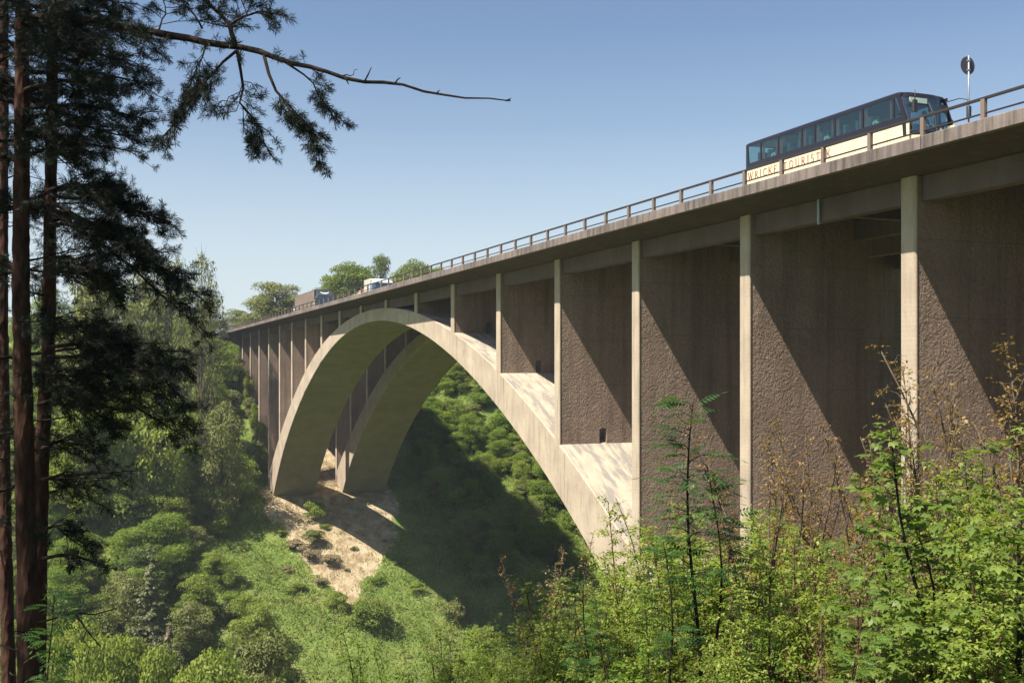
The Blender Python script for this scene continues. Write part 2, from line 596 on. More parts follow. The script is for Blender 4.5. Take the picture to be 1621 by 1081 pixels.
# railing
post_me = MB().cbox(-.085, .085, -.075, .075, 0, .66, .012).mesh('railing_post', [M['post']]); recalc(post_me)
rail_me = MB().cbox(-S / 2 + .01, S / 2 - .01, -.065, .065, .645, .725, .012).mesh('top_rail', [M['rail']]); recalc(rail_me)
low_me = MB().tube([(-S / 2 + .005, 0, .19), (S / 2 - .005, 0, .19)], .033, 8).mesh('lower_rail', [M['rail']]); recalc(low_me)
for yy in (YE - .17, YB + .17):
    for j in joints:
        link('top_rail', rail_me, bridge, loc=(j + S / 2, yy, Z_FT + random.uniform(-.004, .004)))
        link('lower_rail', low_me, bridge, loc=(j + S / 2, yy, Z_FT))
        for i in range(4):
            link('railing_post', post_me, bridge, loc=(j + S / 4 * i + .04, yy, Z_FT))

# edge beams between the piers
TW = 0.82
def beam(name, x0, x1, y0, y1):
    mb = MB().box(x0, x1, y0, y1, Z_BB, Z_PT + .01)
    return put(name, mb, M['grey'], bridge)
for ra, rb in RIBS:
    for k in range(-3, 17):
        a, b_ = k * S + TW / 2 + .003, (k + 1) * S - TW / 2 - .003
        beam('edge_beam', a, b_, ra - .30, ra - .85)
        beam('edge_beam', a, b_, rb + .30, rb + .85)
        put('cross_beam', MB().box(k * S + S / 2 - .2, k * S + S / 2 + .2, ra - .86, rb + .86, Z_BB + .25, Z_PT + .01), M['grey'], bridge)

# pier walls
def wall(k, y0, y1, hole):
    x = k * S
    q = abs(k - 7.5)
    if q < 6.35:
        zb = float(min(ext(abs(k - 7.5 - .04)), ext(abs(k - 7.5 + .04)))) - .35
    else:
        zb = float(ground(x, (y0 + y1) / 2)) - 4
    zb = min(zb, Z_PT - .6)
    front = hole and y0 > -1
    mb = MB()
    c = .05
    # front strip of smooth concrete stands 3 cm proud of the rough walls
    mb.prism([(x - TW / 2, y0 - .10), (x - TW / 2, y0 - c), (x - TW / 2 + c, y0), (x + TW / 2 - c, y0), (x + TW / 2, y0 - c), (x + TW / 2, y0 - .10)], 'z', zb, Z_PT, 0)
    e = .035
    ys, ye = y0 - .10, y1
    if hole:
        hy, hw, hz, hh = hole
        mb.box(x - TW / 2 + e, x + TW / 2 - e, ys, hy, zb, Z_PT, 1)
        mb.box(x - TW / 2 + e, x + TW / 2 - e, hy - hw, ye, zb, Z_PT, 1)
        mb.box(x - TW / 2 + e, x + TW / 2 - e, hy, hy - hw, hz + hh, Z_PT, 1)
        mb.box(x - TW / 2 + e, x + TW / 2 - e, hy, hy - hw, zb, hz, 1)
    else:
        mb.box(x - TW / 2 + e, x + TW / 2 - e, ys, ye, zb, Z_PT, 1)
    o = put('pier_wall', mb, [M['pale'], M['wall']], bridge)
    return o
for (ra, rb) in RIBS:
    for k in range(-3, 18):
        hole = None
        if 3 <= k <= 5 or 10 <= k <= 12:
            zz = float(ext(abs(k - 7.5))) - (0.35 if k < 7 else -.1)
            hole = (ra - 3.0, .55, zz, 1.2)
        wall(k, ra, rb, hole)

# arch ribs
def rib(y0, y1):
    N = 72
    qs = np.linspace(-6.42, 6.42, N)
    xs = (qs + 7.5) * S
    zi, ze = intr(qs), ext(qs)
    mb = MB()
    d = .02
    ya, yb_ = y0 - d, y1 + d
    v = []
    for i in range(N):
        c = .06
        v += [(xs[i], ya, zi[i] + c), (xs[i], ya, ze[i] - c), (xs[i], ya - c, ze[i]), (xs[i], yb_ + c, ze[i]), (xs[i], yb_, ze[i] - c), (xs[i], yb_, zi[i] + c), (xs[i], yb_ + c, zi[i]), (xs[i], ya - c, zi[i])]
    for i in range(N - 1):
        for j in range(8):
            jj = (j + 1) % 8
            mt = {0: 0, 1: 0, 2: 1, 3: 0, 4: 0, 5: 0, 6: 2, 7: 0}[j]
            mb.add([], [])
            mb.f.append((i * 8 + j, i * 8 + jj, i * 8 + 8 + jj, i * 8 + 8 + j)); mb.m.append(mt)
    mb.v = [tuple(map(float, p)) for p in v]
    mb.f.append(tuple(range(8))); mb.m.append(0)
    mb.f.append(tuple(range((N - 1) * 8, N * 8))); mb.m.append(0)
    return put('arch_rib', mb, [M['pale'], M['arch_top'], M['intrados']], bridge)
for r in RIBS:
    rib(*r)
    # pale strengthening bands on the front face where the piers stand on the arch
    for k in (3, 4, 5, 10, 11):
        x = k * S
        q0, q1 = abs(k - 7.5 - .11), abs(k - 7.5 + .05)
        xa, xb = x - .11 * S, x + .05 * S
        if k > 7:
            xa, xb = x - .05 * S, x + .11 * S
        qa, qb = xa / S - 7.5, xb / S - 7.5
        mb = MB().prism([(xa, float(intr(qa)) + .1), (xb, float(intr(qb)) + .1), (xb, float(ext(qb)) - .1), (xa, float(ext(qa)) - .1)], 'y', r[0] - .03, r[0] + .004)
        put('arch_joint_band', mb, M['pale'], bridge)
# footings and abutments
for r in RIBS:
    for sx in (-1, 1):
        xc = (7.5 + sx * 6.45) * S
        mb = MB().box(xc - 3.2, xc + 3.2, r[0] + .1, r[1] - .1, -27, -20.35)
        put('footing', mb, M['grey'], bridge)
put('abutment', MB().box(X1 - 2.2, X1 + 5, .6, -19.3, -3, Z_PT), M['grey'], bridge)
put('abutment', MB().box(X0 - 5, X0 + 2.5, .6, -19.3, -8, Z_PT), M['grey'], bridge)
# drain pipe on the near edge beam
xp = along(1296, -.2)
put('drain_pipe', MB().tube([(xp, -.2, Z_PT + .1), (xp, -.2, Z_BB - .12)], .07, 8), M['pipe'], bridge)
# the road beyond the bridge
mb = MB()
zr = 8.094
mb.prism([(YE + 1, 7.0), (YE + 1, 8.05), (YE - .5, 8.09), (YB + .5, 8.09), (YB - 1, 8.05), (YB - 1, 7.0)], 'x', X1 + .01, 620)
o = put('road', mb, M['asphalt']); o['kind'] = 'structure'
mb = MB()
mb.prism([(YE + 1, 5.0), (YE + 1, 8.05), (YE - .5, 8.09), (YB + .5, 8.09), (YB - 1, 8.05), (YB - 1, 5.0)], 'x', -420, X0 - .01)
o = put('road', mb, M['asphalt']); o['kind'] = 'structure'

# ------------------------------------------------------------------ vehicles
def glass(name, tint, gloss=0.06, opaque=0.13, rough=0.03):
    m, nt, b = mat(name)
    b.inputs['Base Color'].default_value = (*tint, 1)
    b.inputs['Roughness'].default_value = rough
    b.inputs['Specular IOR Level'].default_value = 0.7
    tr = nd(nt, 'ShaderNodeBsdfTransparent')
    tr.inputs[0].default_value = (0.56, 0.70, 0.70, 1)
    gl = nd(nt, 'ShaderNodeBsdfGlossy'); gl.inputs['Roughness'].default_value = .03; gl.inputs[0].default_value = (.85, .95, 1, 1)
    m2 = nt.nodes.new('ShaderNodeMixShader'); m2.inputs[0].default_value = .6
    nt.links.new(b.outputs[0], m2.inputs[1]); nt.links.new(gl.outputs[0], m2.inputs[2])
    mx = nt.nodes.new('ShaderNodeMixShader'); mx.inputs[0].default_value = opaque
    nt.links.new(tr.outputs[0], mx.inputs[1]); nt.links.new(m2.outputs[0], mx.inputs[2])
    nt.links.new(mx.outputs[0], nt.nodes['Material Output'].inputs[0])
    return m

def paint(name, col, rough=0.3, dirt=0.15):
    m, nt, b = mat(name)
    v = coords(nt)
    n = noise(nt, v, 2.0, 6)
    c = ramp(nt, n, [(0.35, tuple(x * (1 - dirt) for x in col)), (0.6, col)])
    nt.links.new(c.outputs[0], b.inputs['Base Color'])
    b.inputs['Roughness'].default_value = rough
    b.inputs['Coat Weight'].default_value = 0.2
    return m
M['cream'] = paint('cream_paint', (0.72, 0.60, 0.40), 0.4, 0.06)
M['maroon'] = paint('dark_maroon_paint', (0.012, 0.008, 0.012), 0.3)
M['black'] = simple('black_rubber', (0.02, 0.02, 0.022), 0.7)
M['red'] = simple('red_curtain', (0.42, 0.12, 0.10), 0.9)
M['glass'] = glass('tinted_glass', (0.05, 0.10, 0.11))
M['glass_dark'] = glass('dark_windscreen_glass', (0.03, 0.05, 0.055), opaque=0.35)
M['lining'] = simple('pale_ceiling_lining', (0.55, 0.56, 0.54), 0.8)
M['interior'] = simple('grey_seat_cloth', (0.16, 0.18, 0.22), 0.9)
M['trim'] = simple('dull_metal_trim', (0.25, 0.25, 0.25), 0.4, 0.6)
M['orange'] = simple('orange_lamp', (0.55, 0.12, 0.03), 0.3)
M['plate'] = simple('pale_destination_blind', (0.42, 0.55, 0.45), 0.5)
M['letter'] = simple('brown_red_lettering', (0.22, 0.10, 0.07), 0.5)
M['white'] = paint('white_paint', (0.72, 0.72, 0.70), 0.4)
M['offwhite'] = paint('dusty_white_paint', (0.50, 0.49, 0.45), 0.5)
M['tyre'] = M['black']

def text_strokes(mb, txt, x, z, h, y, gap=0.30, mt=0):
    """serif capitals built from thick and thin strokes; x grows to the reader's right (towards -X of the bus side)"""
    T, t = 0.15, 0.07
    def bar(p, q, w):
        p = Vector((p[0], 0, p[1])); q = Vector((q[0], 0, q[1]))
        d = (q - p).normalized(); nrm = Vector((-d.z, 0, d.x)) * w / 2
        pts = [p + nrm, p - nrm, q - nrm, q + nrm]
        vs = [(cx + a.x * h, y, z + a.z * h) for a in pts] + [(cx + a.x * h, y - .004, z + a.z * h) for a in pts]
        mb.add(vs, [(0, 1, 2, 3), (7, 6, 5, 4), (0, 4, 5, 1), (1, 5, 6, 2), (2, 6, 7, 3), (3, 7, 4, 0)], mt)
    def serif(px, pz, w=.26):
        bar((px - w / 2, pz), (px + w / 2, pz), .05)
    def arc(c0, c1, rx, rz, a0, a1, w, n=9):
        ps = [(c0 + rx * math.cos(math.radians(a0 + (a1 - a0) * i / n)), c1 + rz * math.sin(math.radians(a0 + (a1 - a0) * i / n))) for i in range(n + 1)]
        for a, b in zip(ps, ps[1:]):
            bar(a, b, w)
    cx = x
    for ch in txt:
        wd = .75
        if ch == ' ':
            cx += h * .9; continue
        if ch == 'W':
            wd = 1.15
            bar((.1, 1), (.36, 0), T); bar((.36, 0), (.58, .95), t); bar((.55, .95), (.80, 0), T); bar((.80, 0), (1.05, 1), t)
            serif(.1, 1); serif(1.05, 1); serif(.56, .98, .2)
        elif ch == 'R':
            bar((.15, 0), (.15, 1), T); serif(.15, 0); arc(.22, .75, .36, .23, -90, 90, .09); bar((.3, .52), (.72, 0), T); serif(.74, .02, .18)
        elif ch == 'I':
            wd = .35
            bar((.17, 0), (.17, 1), T); serif(.17, 0); serif(.17, 1)
        elif ch == 'C':
            arc(.45, .5, .38, .47, 50, 310, .11, 14); bar((.70, .72), (.70, .95), .05)
        elif ch == 'K':
            bar((.15, 0), (.15, 1), T); serif(.15, 0); serif(.15, 1); bar((.2, .42), (.66, 1), t); bar((.32, .55), (.72, 0), T); serif(.68, 1, .2); serif(.72, 0, .2)
        elif ch == 'E':
            wd = .68
            bar((.15, 0), (.15, 1), T); bar((.05, .97), (.62, .97), .06); bar((.15, .52), (.5, .52), .06); bar((.05, .03), (.64, .03), .06); bar((.62, .97), (.62, .8), .05); bar((.64, .03), (.64, .22), .05)
        elif ch == 'T':
            bar((.37, 0), (.37, 1), T); serif(.37, 0); bar((.03, .97), (.71, .97), .06); bar((.04, .97), (.04, .78), .05); bar((.70, .97), (.70, .78), .05)
        elif ch == 'O':
            wd = .9
            arc(.45, .5, .37, .47, 0, 360, .11, 18)
        elif ch == 'U':
            bar((.15, .35), (.15, 1), T); serif(.15, 1); bar((.68, .35), (.68, 1), t); serif(.68, 1, .2); arc(.415, .35, .265, .33, 180, 360, .1); wd = .8
        elif ch == 'S':
            wd = .6
            arc(.3, .73, .22, .24, 40, 270, .1); arc(.3, .27, .24, .25, 90, -140, .1)
        cx += h * (wd + gap)
    return cx

# one seated adult, one continuous skin-modified surface, with separate fingers
def person_mesh(name, shirt, skin, trousers, raise_arm=False):
    me = bpy.data.meshes.new(name)
    V, E, R = [], [], []
    def v(p, r, par=None):
        V.append(p); R.append(r)
        if par is not None:
            E.append((par, len(V) - 1))
        return len(V) - 1
    pel = v((0, 0, .10), .155)
    wa = v((-.02, 0, .28), .135, pel)
    ch = v((-.03, 0, .46), .155, wa)
    nb = v((-.03, 0, .57), .085, ch)
    nk = v((-.01, 0, .64), .055, nb)
    h0 = v((.005, 0, .72), .082, nk)
    h1 = v((.0, 0, .80), .092, h0)
    v((-.005, 0, .865), .062, h1)
    v((.098, 0, .755), .018, h0)      # nose
    for s in (-1, 1):
        sh = v((-.03, s * .19, .53), .06, nb)
        if raise_arm and s > 0:
            el = v((.10, s * .30, .42), .045, sh); wr = v((.28, s * .20, .62), .03, el)
            d = Vector((.3, -.1, .9)).normalized()
        else:
            el = v((.02, s * .24, .26), .045, sh); wr = v((.26, s * .17, .22), .03, el)
            d = Vector((.95, -.1 * s, -.25)).normalized()
        w = Vector(V[wr])
        pm = v(tuple(w + d * .05), .034, wr)
        side = d.cross(Vector((0, 1, 0)) if abs(d.z) < .8 else Vector((1, 0, 0))).normalized()
        lat = d.cross(side).normalized()
        P = Vector(V[pm])
        for i, L in enumerate((.062, .072, .066, .05)):
            a = v(tuple(P + d * .04 + lat * (.018 * (i - 1.5))), .0095, pm)
            b_ = v(tuple(P + d * (.04 + L * .55) + lat * (.019 * (i - 1.5)) - side * .008), .0085, a)
            v(tuple(P + d * (.04 + L * .9) + lat * (.019 * (i - 1.5)) - side * .028), .0075, b_)
        a = v(tuple(P + lat * .035 + d * .01), .011, pm)
        v(tuple(P + lat * .058 + d * .035), .009, a)
        hp = v((.02, s * .09, .06), .10, pel)
        kn = v((.44, s * .11, .08), .068, hp)
        an = v((.46, s * .11, -.34), .045, kn)
        v((.60, s * .12, -.38), .035, an)
    me.from_pydata(V, E, [])
    o = bpy.data.objects.new(name, me)
    COL.objects.link(o)
    mo = o.modifiers.new('skin', 'SKIN'); mo.use_smooth_shade = True
    for i, r in enumerate(R):
        me.skin_vertices[0].data[i].radius = (r, r)
    me.skin_vertices[0].data[0].use_root = True
    sb = o.modifiers.new('sub', 'SUBSURF'); sb.levels = 1; sb.render_levels = 1
    dg = bpy.context.evaluated_depsgraph_get()
    out = bpy.data.meshes.new_from_object(o.evaluated_get(dg))
    bpy.data.objects.remove(o)
    out.name = name
    out.materials.clear()
    for m in (shirt, skin, trousers):
        out.materials.append(m)
    for p in out.polygons:
        c = p.center
        hand = (abs(c.y) > .09 and c.x > .24 and c.z > .17)
        p.material_index = 1 if (c.z > .585 and abs(c.y) < .12) or hand else (2 if c.z < .16 else 0)
    return out
M['skin'] = simple('skin', (0.45, 0.27, 0.19), 0.6)
M['shirt_white'] = simple('white_shirt', (0.75, 0.76, 0.74), 0.9)
M['shirt_blue'] = simple('grey_blue_shirt', (0.25, 0.30, 0.38), 0.9)
M['trousers'] = simple('dark_trousers', (0.05, 0.05, 0.07), 0.9)
M['hair'] = simple('brown_hair', (0.08, 0.05, 0.035), 0.8)
M['hair_grey'] = simple('grey_hair', (0.45, 0.43, 0.40), 0.8)
def hair_bm():
    mb = MB()
    N, R_ = 10, 5
    v = []
    for i in range(R_ + 1):
        a = math.radians(90 - i * 24)
        for k in range(N):
            t = 2 * math.pi * k / N
            cut = 1.0 if math.cos(t) < .4 else max(0, 1 - (i - 2) * .3) if i > 2 else 1
            aa = a if cut == 1 else max(a, math.radians(38))
            v.append((-.012 + .107 * math.cos(aa) * math.cos(t), .098 * math.cos(aa) * math.sin(t), .795 + .115 * math.sin(aa)))
    f = [(i * N + k, i * N + (k + 1) % N, i * N + N + (k + 1) % N, i * N + N + k) for i in range(R_) for k in range(N)]
    return mb.add(v, f)
HAIR = hair_bm().mesh('hair', [M['hair']], True)
HAIR_G = hair_bm().mesh('hair', [M['hair_grey']], True)

def wheel(parent, x, y, r=.5, w=.28):
    mb = MB()
    n = 20
    prof = [(r * .55, -w / 2), (r * .92, -w / 2), (r, -w / 2 + .05), (r, w / 2 - .05), (r * .92, w / 2), (r * .55, w / 2)]
    v = [(p[0] * math.cos(2 * math.pi * k / n), p[1], p[0] * math.sin(2 * math.pi * k / n)) for p in prof for k in range(n)]
    f = [(i * n + k, i * n + (k + 1) % n, i * n + n + (k + 1) % n, i * n + n + k) for i in range(5) for k in range(n)]
    mb.add(v, f)
    t = put('wheel', mb, M['tyre'], parent, True, loc=(x, y, r))
    mb = MB()
    prof = [(.06, -.02), (.10, .06), (r * .3, .06), (r * .45, -.02), (r * .56, .05)]
    for s in (-1, 1):
        v = [(p[0] * math.cos(2 * math.pi * k / n), s * (w / 2 - .06 + p[1]), p[0] * math.sin(2 * math.pi * k / n)) for p in prof for k in range(n)]
        mb.add(v, [(i * n + k, i * n + (k + 1) % n, i * n + n + (k + 1) % n, i * n + n + k) for i in range(4) for k in range(n)])
        mb.add([(.06 * math.cos(2 * math.pi * k / n), s * (w / 2 - .08), .06 * math.sin(2 * math.pi * k / n)) for k in range(n)], [tuple(range(n))])
    put('rim', mb, M['trim'], t, True)

# ---- tour coach: local x runs from the front bumper (0) to the rear, y towards the railing
YBUS = -2.1
ZR = 8.09
XF = along(1441, YBUS)
XRr = along(1181, YBUS)
L = XRr - XF
bus = thing('tour_coach', 'cream and dark maroon tour coach full of passengers driving behind the bridge railing', 'coach', (XF, YBUS - 1.25, ZR))
hw = 1.25
HB, HW0, HW1, HT = 2.24, 2.47, 3.33, 3.50   # belt, glass bottom, glass top, roof
def lx(px):
    return along(px, YBUS) - XF
mb = MB()
# cream lower shell with wheel arches, sides have real thickness
def side_profile():
    pts = [(L, .35), (L, HB), (.15, HB), (0.0, .35)]
    return pts
arches = [(2.45, .58), (L - 3.1, .58)]
for s in (1, -1):
    y0 = s * hw
    low = [(0.06, .35)]
    for cx, r in arches:
        low.append((cx - r, .35))
        for i in range(9):
            a = math.pi - math.pi * i / 8
            low.append((cx + r * math.cos(a), .5 + r * math.sin(a) * 1.0))
        low.append((cx + r, .35))
    low.append((L, .35))
    poly = low + [(L, HB), (.10, HB)]
    mb.prism([(p[0], p[1]) for p in poly], 'y', y0, y0 - s * .06)
mb.box(L - .06, L, -hw + .06, hw - .06, .35, HB)
bm_ = bmesh.new()
body = put('lower_body', mb, M['cream'], bus)
put('chassis', MB().box(.7, L - .1, -1.16, 1.16, .34, .52).box(.5, L - .1, -1.18, 1.18, 1.20, 1.26), M['black'], bus)
put('belt_moulding', MB().box(.12, L + .004, hw - .02, hw + .006, HB - .02, HB + .02).box(.12, L + .004, -hw - .006, -hw + .02, HB - .02, HB + .02), M['maroon'], bus)
# dark band frame around the windows: sill, header, pillars
pil = [lx(1181.5), lx(1204), lx(1231.5), lx(1268.5), lx(1289.5), lx(1320.5), lx(1365), lx(1414)]
for s in (1, -1):
    y0, y1 = s * hw, s * (hw - .05)
    mb = MB().box(.25, L, y0, y1, HB + .02, HW0).box(.55, L, y0, y1, HW1, HT - .05)
    put('window_band', mb, M['maroon'], bus)
    edges = [L] + pil[1:] + [.62]
    for i, p in enumerate(pil[1:]):
        put('window_pillar', MB().box(p - .055, p + .055, y0, y1, HW0, HW1), M['maroon'], bus)
    put('window_pillar', MB().prism([(L, HW0), (L, HW1), (L - .16, HW1), (L - .26, HW0)], 'y', y0, y1), M['maroon'], bus)
    put('window_pillar', MB().prism([(.30, HW0), (.62, HW1), (.74, HW1), (.44, HW0)], 'y', y0, y1), M['maroon'], bus)
    for a, b in zip(edges, edges[1:]):
        a2 = a - (.2 if a == L else .055); b2 = b + (.0 if b == .62 else .055)
        put('side_window', MB().box(b2, a2, s * (hw - .016), s * (hw - .024), HW0, HW1), M['glass'], bus)
        if a != L and b != .62:
            cw = .22
            for q in ((a2 - cw, a2 - .01), (b2 + .01, b2 + cw)):
                if (a2 - b2) < 1.0 and q[0] < b2 + .3:
                    continue
                c = MB()
                n = 6
                top = [(q[0] + (q[1] - q[0]) * i / n, s * (hw - .07 - (.03 if i % 2 else 0))) for i in range(n + 1)]
                v = [(x, y, HW0 + .02) for x, y in top] + [(x, y, HW1) for x, y in top]
                c.add(v, [(i, i + 1, i + n + 2, i + n + 1) for i in range(n)])
                put('curtain', c, M['red'], bus, fix=False)
# roof with rounded shoulders
mb = MB()
prof = [(-hw, HT - .06), (-hw + .02, HT - .01), (-hw + .12, HT + .05), (-.6, HT + .10), (.6, HT + .10), (hw - .12, HT + .05), (hw - .02, HT - .01), (hw, HT - .06)]
secs = [(L, -.03), (L - .1, 0), (.95, 0), (.72, -.03)]
v = [(x, p[0], p[1] + dz) for x, dz in secs for p in prof]
n = len(prof)
f = [(i * n + k, i * n + k + 1, i * n + n + k + 1, i * n + n + k) for i in range(len(secs) - 1) for k in range(n - 1)]
f += [tuple(range(n)), tuple(range((len(secs) - 1) * n, len(secs) * n)), (0, n, 2 * n, 3 * n, 4 * n - 1, 3 * n - 1, 2 * n - 1, n - 1)]
mb.add(v, f)
put('roof', mb, M['maroon'], bus, False)
put('roof_hatch', MB().cbox(3.2, 4.0, -.4, .4, HT + .09, HT + .16), M['maroon'], bus)
put('aerial', MB().tube([(1.3, -.3, HT + .08), (1.45, -.3, HT + .45)], .012, 5), M['black'], bus)
# front: curved in plan and raked
def front_grid(z0, z1, nz, w=hw, off=0.0, umax=1.0):
    v, f = [], []
    nu = 14
    for i in range(nz + 1):
        z = z0 + (z1 - z0) * i / nz
        for j in range(nu + 1):
            u = -umax + 2 * umax * j / nu
            if z < 1.35:
                x = -.18 + .06 * (1.35 - z)
            else:
                x = -.18 + .72 * ((z - 1.35) / 2.1) ** 1.5
            x += .42 * abs(u) ** 3.2
            v.append((x - off, u * w, z))
    for i in range(nz):
        for j in range(nu):
            a = i * (nu + 1) + j
            f.append((a, a + 1, a + nu + 2, a + nu + 1))
    return v, f
mb = MB(); v, f = front_grid(.32, 1.62, 5); mb.add(v, f)
put('front_panel', mb, M['cream'], bus, True, fix=False)
mb = MB(); v, f = front_grid(1.62, 1.80, 1); mb.add(v, f); v, f = front_grid(3.30, HT + .03, 2); mb.add(v, f)
put('windscreen_surround', mb, M['maroon'], bus, True, fix=False)
mb = MB(); v, f = front_grid(1.80, 3.30, 6, off=.0); mb.add(v, f)
put('windscreen', mb, M['glass_dark'], bus, True, fix=False)
for s in (1, -1):
    mb = MB()
    mb.prism([(.22, 1.62), (.25, HB + .03), (.34, HW0), (.66, HW1), (.78, HW1), (.50, HW0), (.42, 1.62)], 'y', s * hw + s * .003, s * (hw - .05))
    put('windscreen_pillar', mb, M['maroon'], bus)
put('centre_pillar', MB().tube([(-.16, 0, 1.8), (-.05, 0, 2.4), (.30, 0, 3.1)], .03, 6), M['black'], bus)
put('destination_blind', MB().box(.29, .33, .1, 1.0, 3.03, 3.24), M['plate'], bus)
put('dashboard', MB().cbox(.25, .9, -1.1, 1.1, 1.3, 1.75, .05), M['black'], bus)
put('sun_visor', MB().box(.42, .45, -1.1, -.1, 2.75, 3.1), M['black'], bus)
for s in (1, -1):
    hl = put('headlight', MB().cbox(-.17, -.02, s * .98 - .17, s * .98 + .17, .72, .92, .03), M['white'], bus)
    put('indicator', MB().cbox(.06, .22, s * 1.22 - .04, s * 1.22 + .045, .70, .95, .01), M['orange'], bus)
    arm = MB().tube([(.42, s * 1.1, 3.25), (-.15, s * 1.22, 3.28), (-.42, s * 1.38, 3.18), (-.45, s * 1.42, 2.9)], .022, 6)
    a_ = put('mirror_arm', arm, M['black'], bus, True)
    put('mirror', MB().cbox(-.50, -.40, s * 1.42 - .12, s * 1.42 + .12, 2.42, 2.92, .03), M['black'], bus)
put('bumper', MB().cbox(-.22, .1, -1.1, 1.1, .32, .56, .05), M['cream'], bus)
mb = MB()
for i in range(7):
    mb.box(-.187, -.175, -.6 + i * .19, -.6 + i * .19 + .1, 1.12, 1.26)
put('front_lettering', mb, M['white'], bus)
for cx, r in arches:
    for s in (1, -1):
        wheel(bus, cx, s * 1.08)
put('filler_flap', MB().box(2.0, 2.06, hw - .01, hw + .012, 1.55, 1.63), M['black'], bus)
for x in (1.35, 3.4, 5.2, 7.0, 8.8):
    put('panel_joint', MB().box(x, x + .014, hw - .004, hw + .003, .42, HB - .03), M['letter'], bus)
mb = MB()
# lettering reads from the rear (left in the photograph) forwards
lt = MB()
text_strokes(lt, 'WRICKE', 0, 0, .37, 0, gap=.30)
lw = lx(1184) - lx(1230)
w_now = max(p[0] for p in lt.v)
sc = lw / w_now
t1 = put('lettering', lt, M['letter'], bus, loc=(lx(1184), hw + .009, 1.62), rot=(0, 0, math.pi), scale=(sc, 1, 1))
lt = MB(); text_strokes(lt, 'TOURISTIK', 0, 0, .37, 0, gap=.34)
lw = lx(1240) - lx(1315); w_now = max(p[0] for p in lt.v)
t2 = put('lettering', lt, M['letter'], bus, loc=(lx(1240), hw + .009, 1.62), rot=(0, 0, math.pi), scale=(lw / w_now, 1, 1))
put('ceiling', MB().box(.9, L - .1, -1.12, 1.12, HT - .06, HT - .03), M['lining'], bus)
# seats
seat = MB().cbox(0, .45, -.45, .45, 1.30, 1.72, .05).cbox(.42, .55, -.45, .45, 1.5, 2.42, .05)
seat_me = seat.mesh('seat', [M['interior']]); recalc(seat_me)
sx_ = 2.1
while sx_ < L - .8:
    for s in (1, -1):
        link('seat', seat_me, bus, loc=(sx_, s * .76, .50))
    sx_ += .82
link('seat', seat_me, bus, loc=(.95, -.65, .05))
# people in the coach
pw = person_mesh('person', M['shirt_white'], M['skin'], M['trousers'], True)
pw2 = person_mesh('person', M['shirt_white'], M['skin'], M['trousers'])
pb = person_mesh('person', M['shirt_blue'], M['skin'], M['trousers'])
def passenger(me, hair, x, y, label, face=1):
    o = link('person', me, loc=(XF + x, YBUS - 1.25 + y, ZR + 2.12), rot=(0, 0, math.pi))
    tag(o, label, 'person', 'people sitting in the tour coach')
    link('hair', hair, o)
passenger(pw, HAIR, 2.1 + .82 * 0 - .02 + .35, .84, 'passenger in a white shirt with one arm raised at the frontmost large coach window')
passenger(pw2, HAIR_G, 2.1 + .82 * 1 + .33, .84, 'grey haired passenger in a white shirt just behind the one with a raised arm')
passenger(pb, HAIR, 2.1 + .82 * 3 + .33, .84, 'passenger in a grey blue shirt at the second large coach window from the front')
passenger(pw2, HAIR_G, 2.1 + .82 * 4 + .33, .84, 'grey haired passenger in a white shirt at the second large coach window')
passenger(pb, HAIR_G, 2.1 + .82 * 6 + .33, .84, 'grey haired passenger in a grey blue shirt at the third large coach window')
passenger(pw2, HAIR, 2.1 + .82 * 9 + .33, .84, 'brown haired passenger in a white shirt behind the narrow middle coach window')
passenger(pb, HAIR, .95 + .30, -.65, 'coach driver in a grey blue shirt behind the windscreen')

# ---- dark lorry with a brown tarpaulin trailer
YL = -2.1
M['tarp'] = simple('brown_grey_tarpaulin', (0.17, 0.125, 0.10), 0.8, vscale=1.2, var=.3)
M['lorry_dark'] = paint('dark_blue_grey_paint', (0.035, 0.042, 0.055), 0.35)
M['blue'] = paint('light_blue_paint', (0.06, 0.24, 0.58), 0.35)
xf = along(497.5, YL); xr = along(467, YL)
LL = xr - xf
lo = thing('lorry', 'dark lorry with a brown grey tarpaulin trailer and a white crescent over the windscreen', 'lorry', (xf - 2.3, YL - 1.25, ZR))
x0 = 2.3
tr = put('trailer_frame', MB().box(x0 + .2, x0 + LL, -.45, .45, .85, 1.1).box(x0, x0 + LL, -1.2, 1.2, 1.1, 1.22), M['black'], lo)
mb = MB()
nf = 46
for s in (1, -1):
    v = []
    for i in range(nf + 1):
        x = x0 + LL * i / nf
        y = s * (1.25 - (.035 if i % 2 else 0))
        v += [(x, y, 1.15), (x, y, 3.78)]
    mb.add(v, [(2 * i, 2 * i + 2, 2 * i + 3, 2 * i + 1) for i in range(nf)])
mb.box(x0, x0 + LL, -1.25, 1.25, 3.78, 3.86)
mb.box(x0 + LL - .04, x0 + LL, -1.25, 1.25, 1.15, 3.78)
put('tarpaulin', mb, M['tarp'], lo, fix=False)
put('headboard', MB().box(x0 - .03, x0 + .05, -1.26, 1.26, 1.1, 3.87), M['lorry_dark'], lo)
put('side_guard', MB().box(x0 + 3.5, x0 + LL - 4.6, 1.18, 1.22, .55, .9).box(x0 + 3.5, x0 + LL - 4.6, -1.22, -1.18, .55, .9), M['tarp'], lo)
cabp = [(0.05, .45), (-.02, 1.2), (.02, 1.75), (.28, 2.72), (.5, 2.86), (2.0, 2.86), (2.0, .9), (1.5, .9), (1.35, .5)]
put('cab', MB().prism(cabp, 'y', -1.22, 1.22), M['lorry_dark'], lo)
put('roof_deflector', MB().prism([(.35, 2.86), (1.9, 2.86), (1.9, 3.72), (1.25, 3.62)], 'y', -1.1, 1.1), M['lorry_dark'], lo)
put('windscreen', MB().prism([(.0, 1.85), (.225, 2.62), (.20, 2.63), (-.03, 1.85)], 'y', -1.08, 1.08), M['glass_dark'], lo)
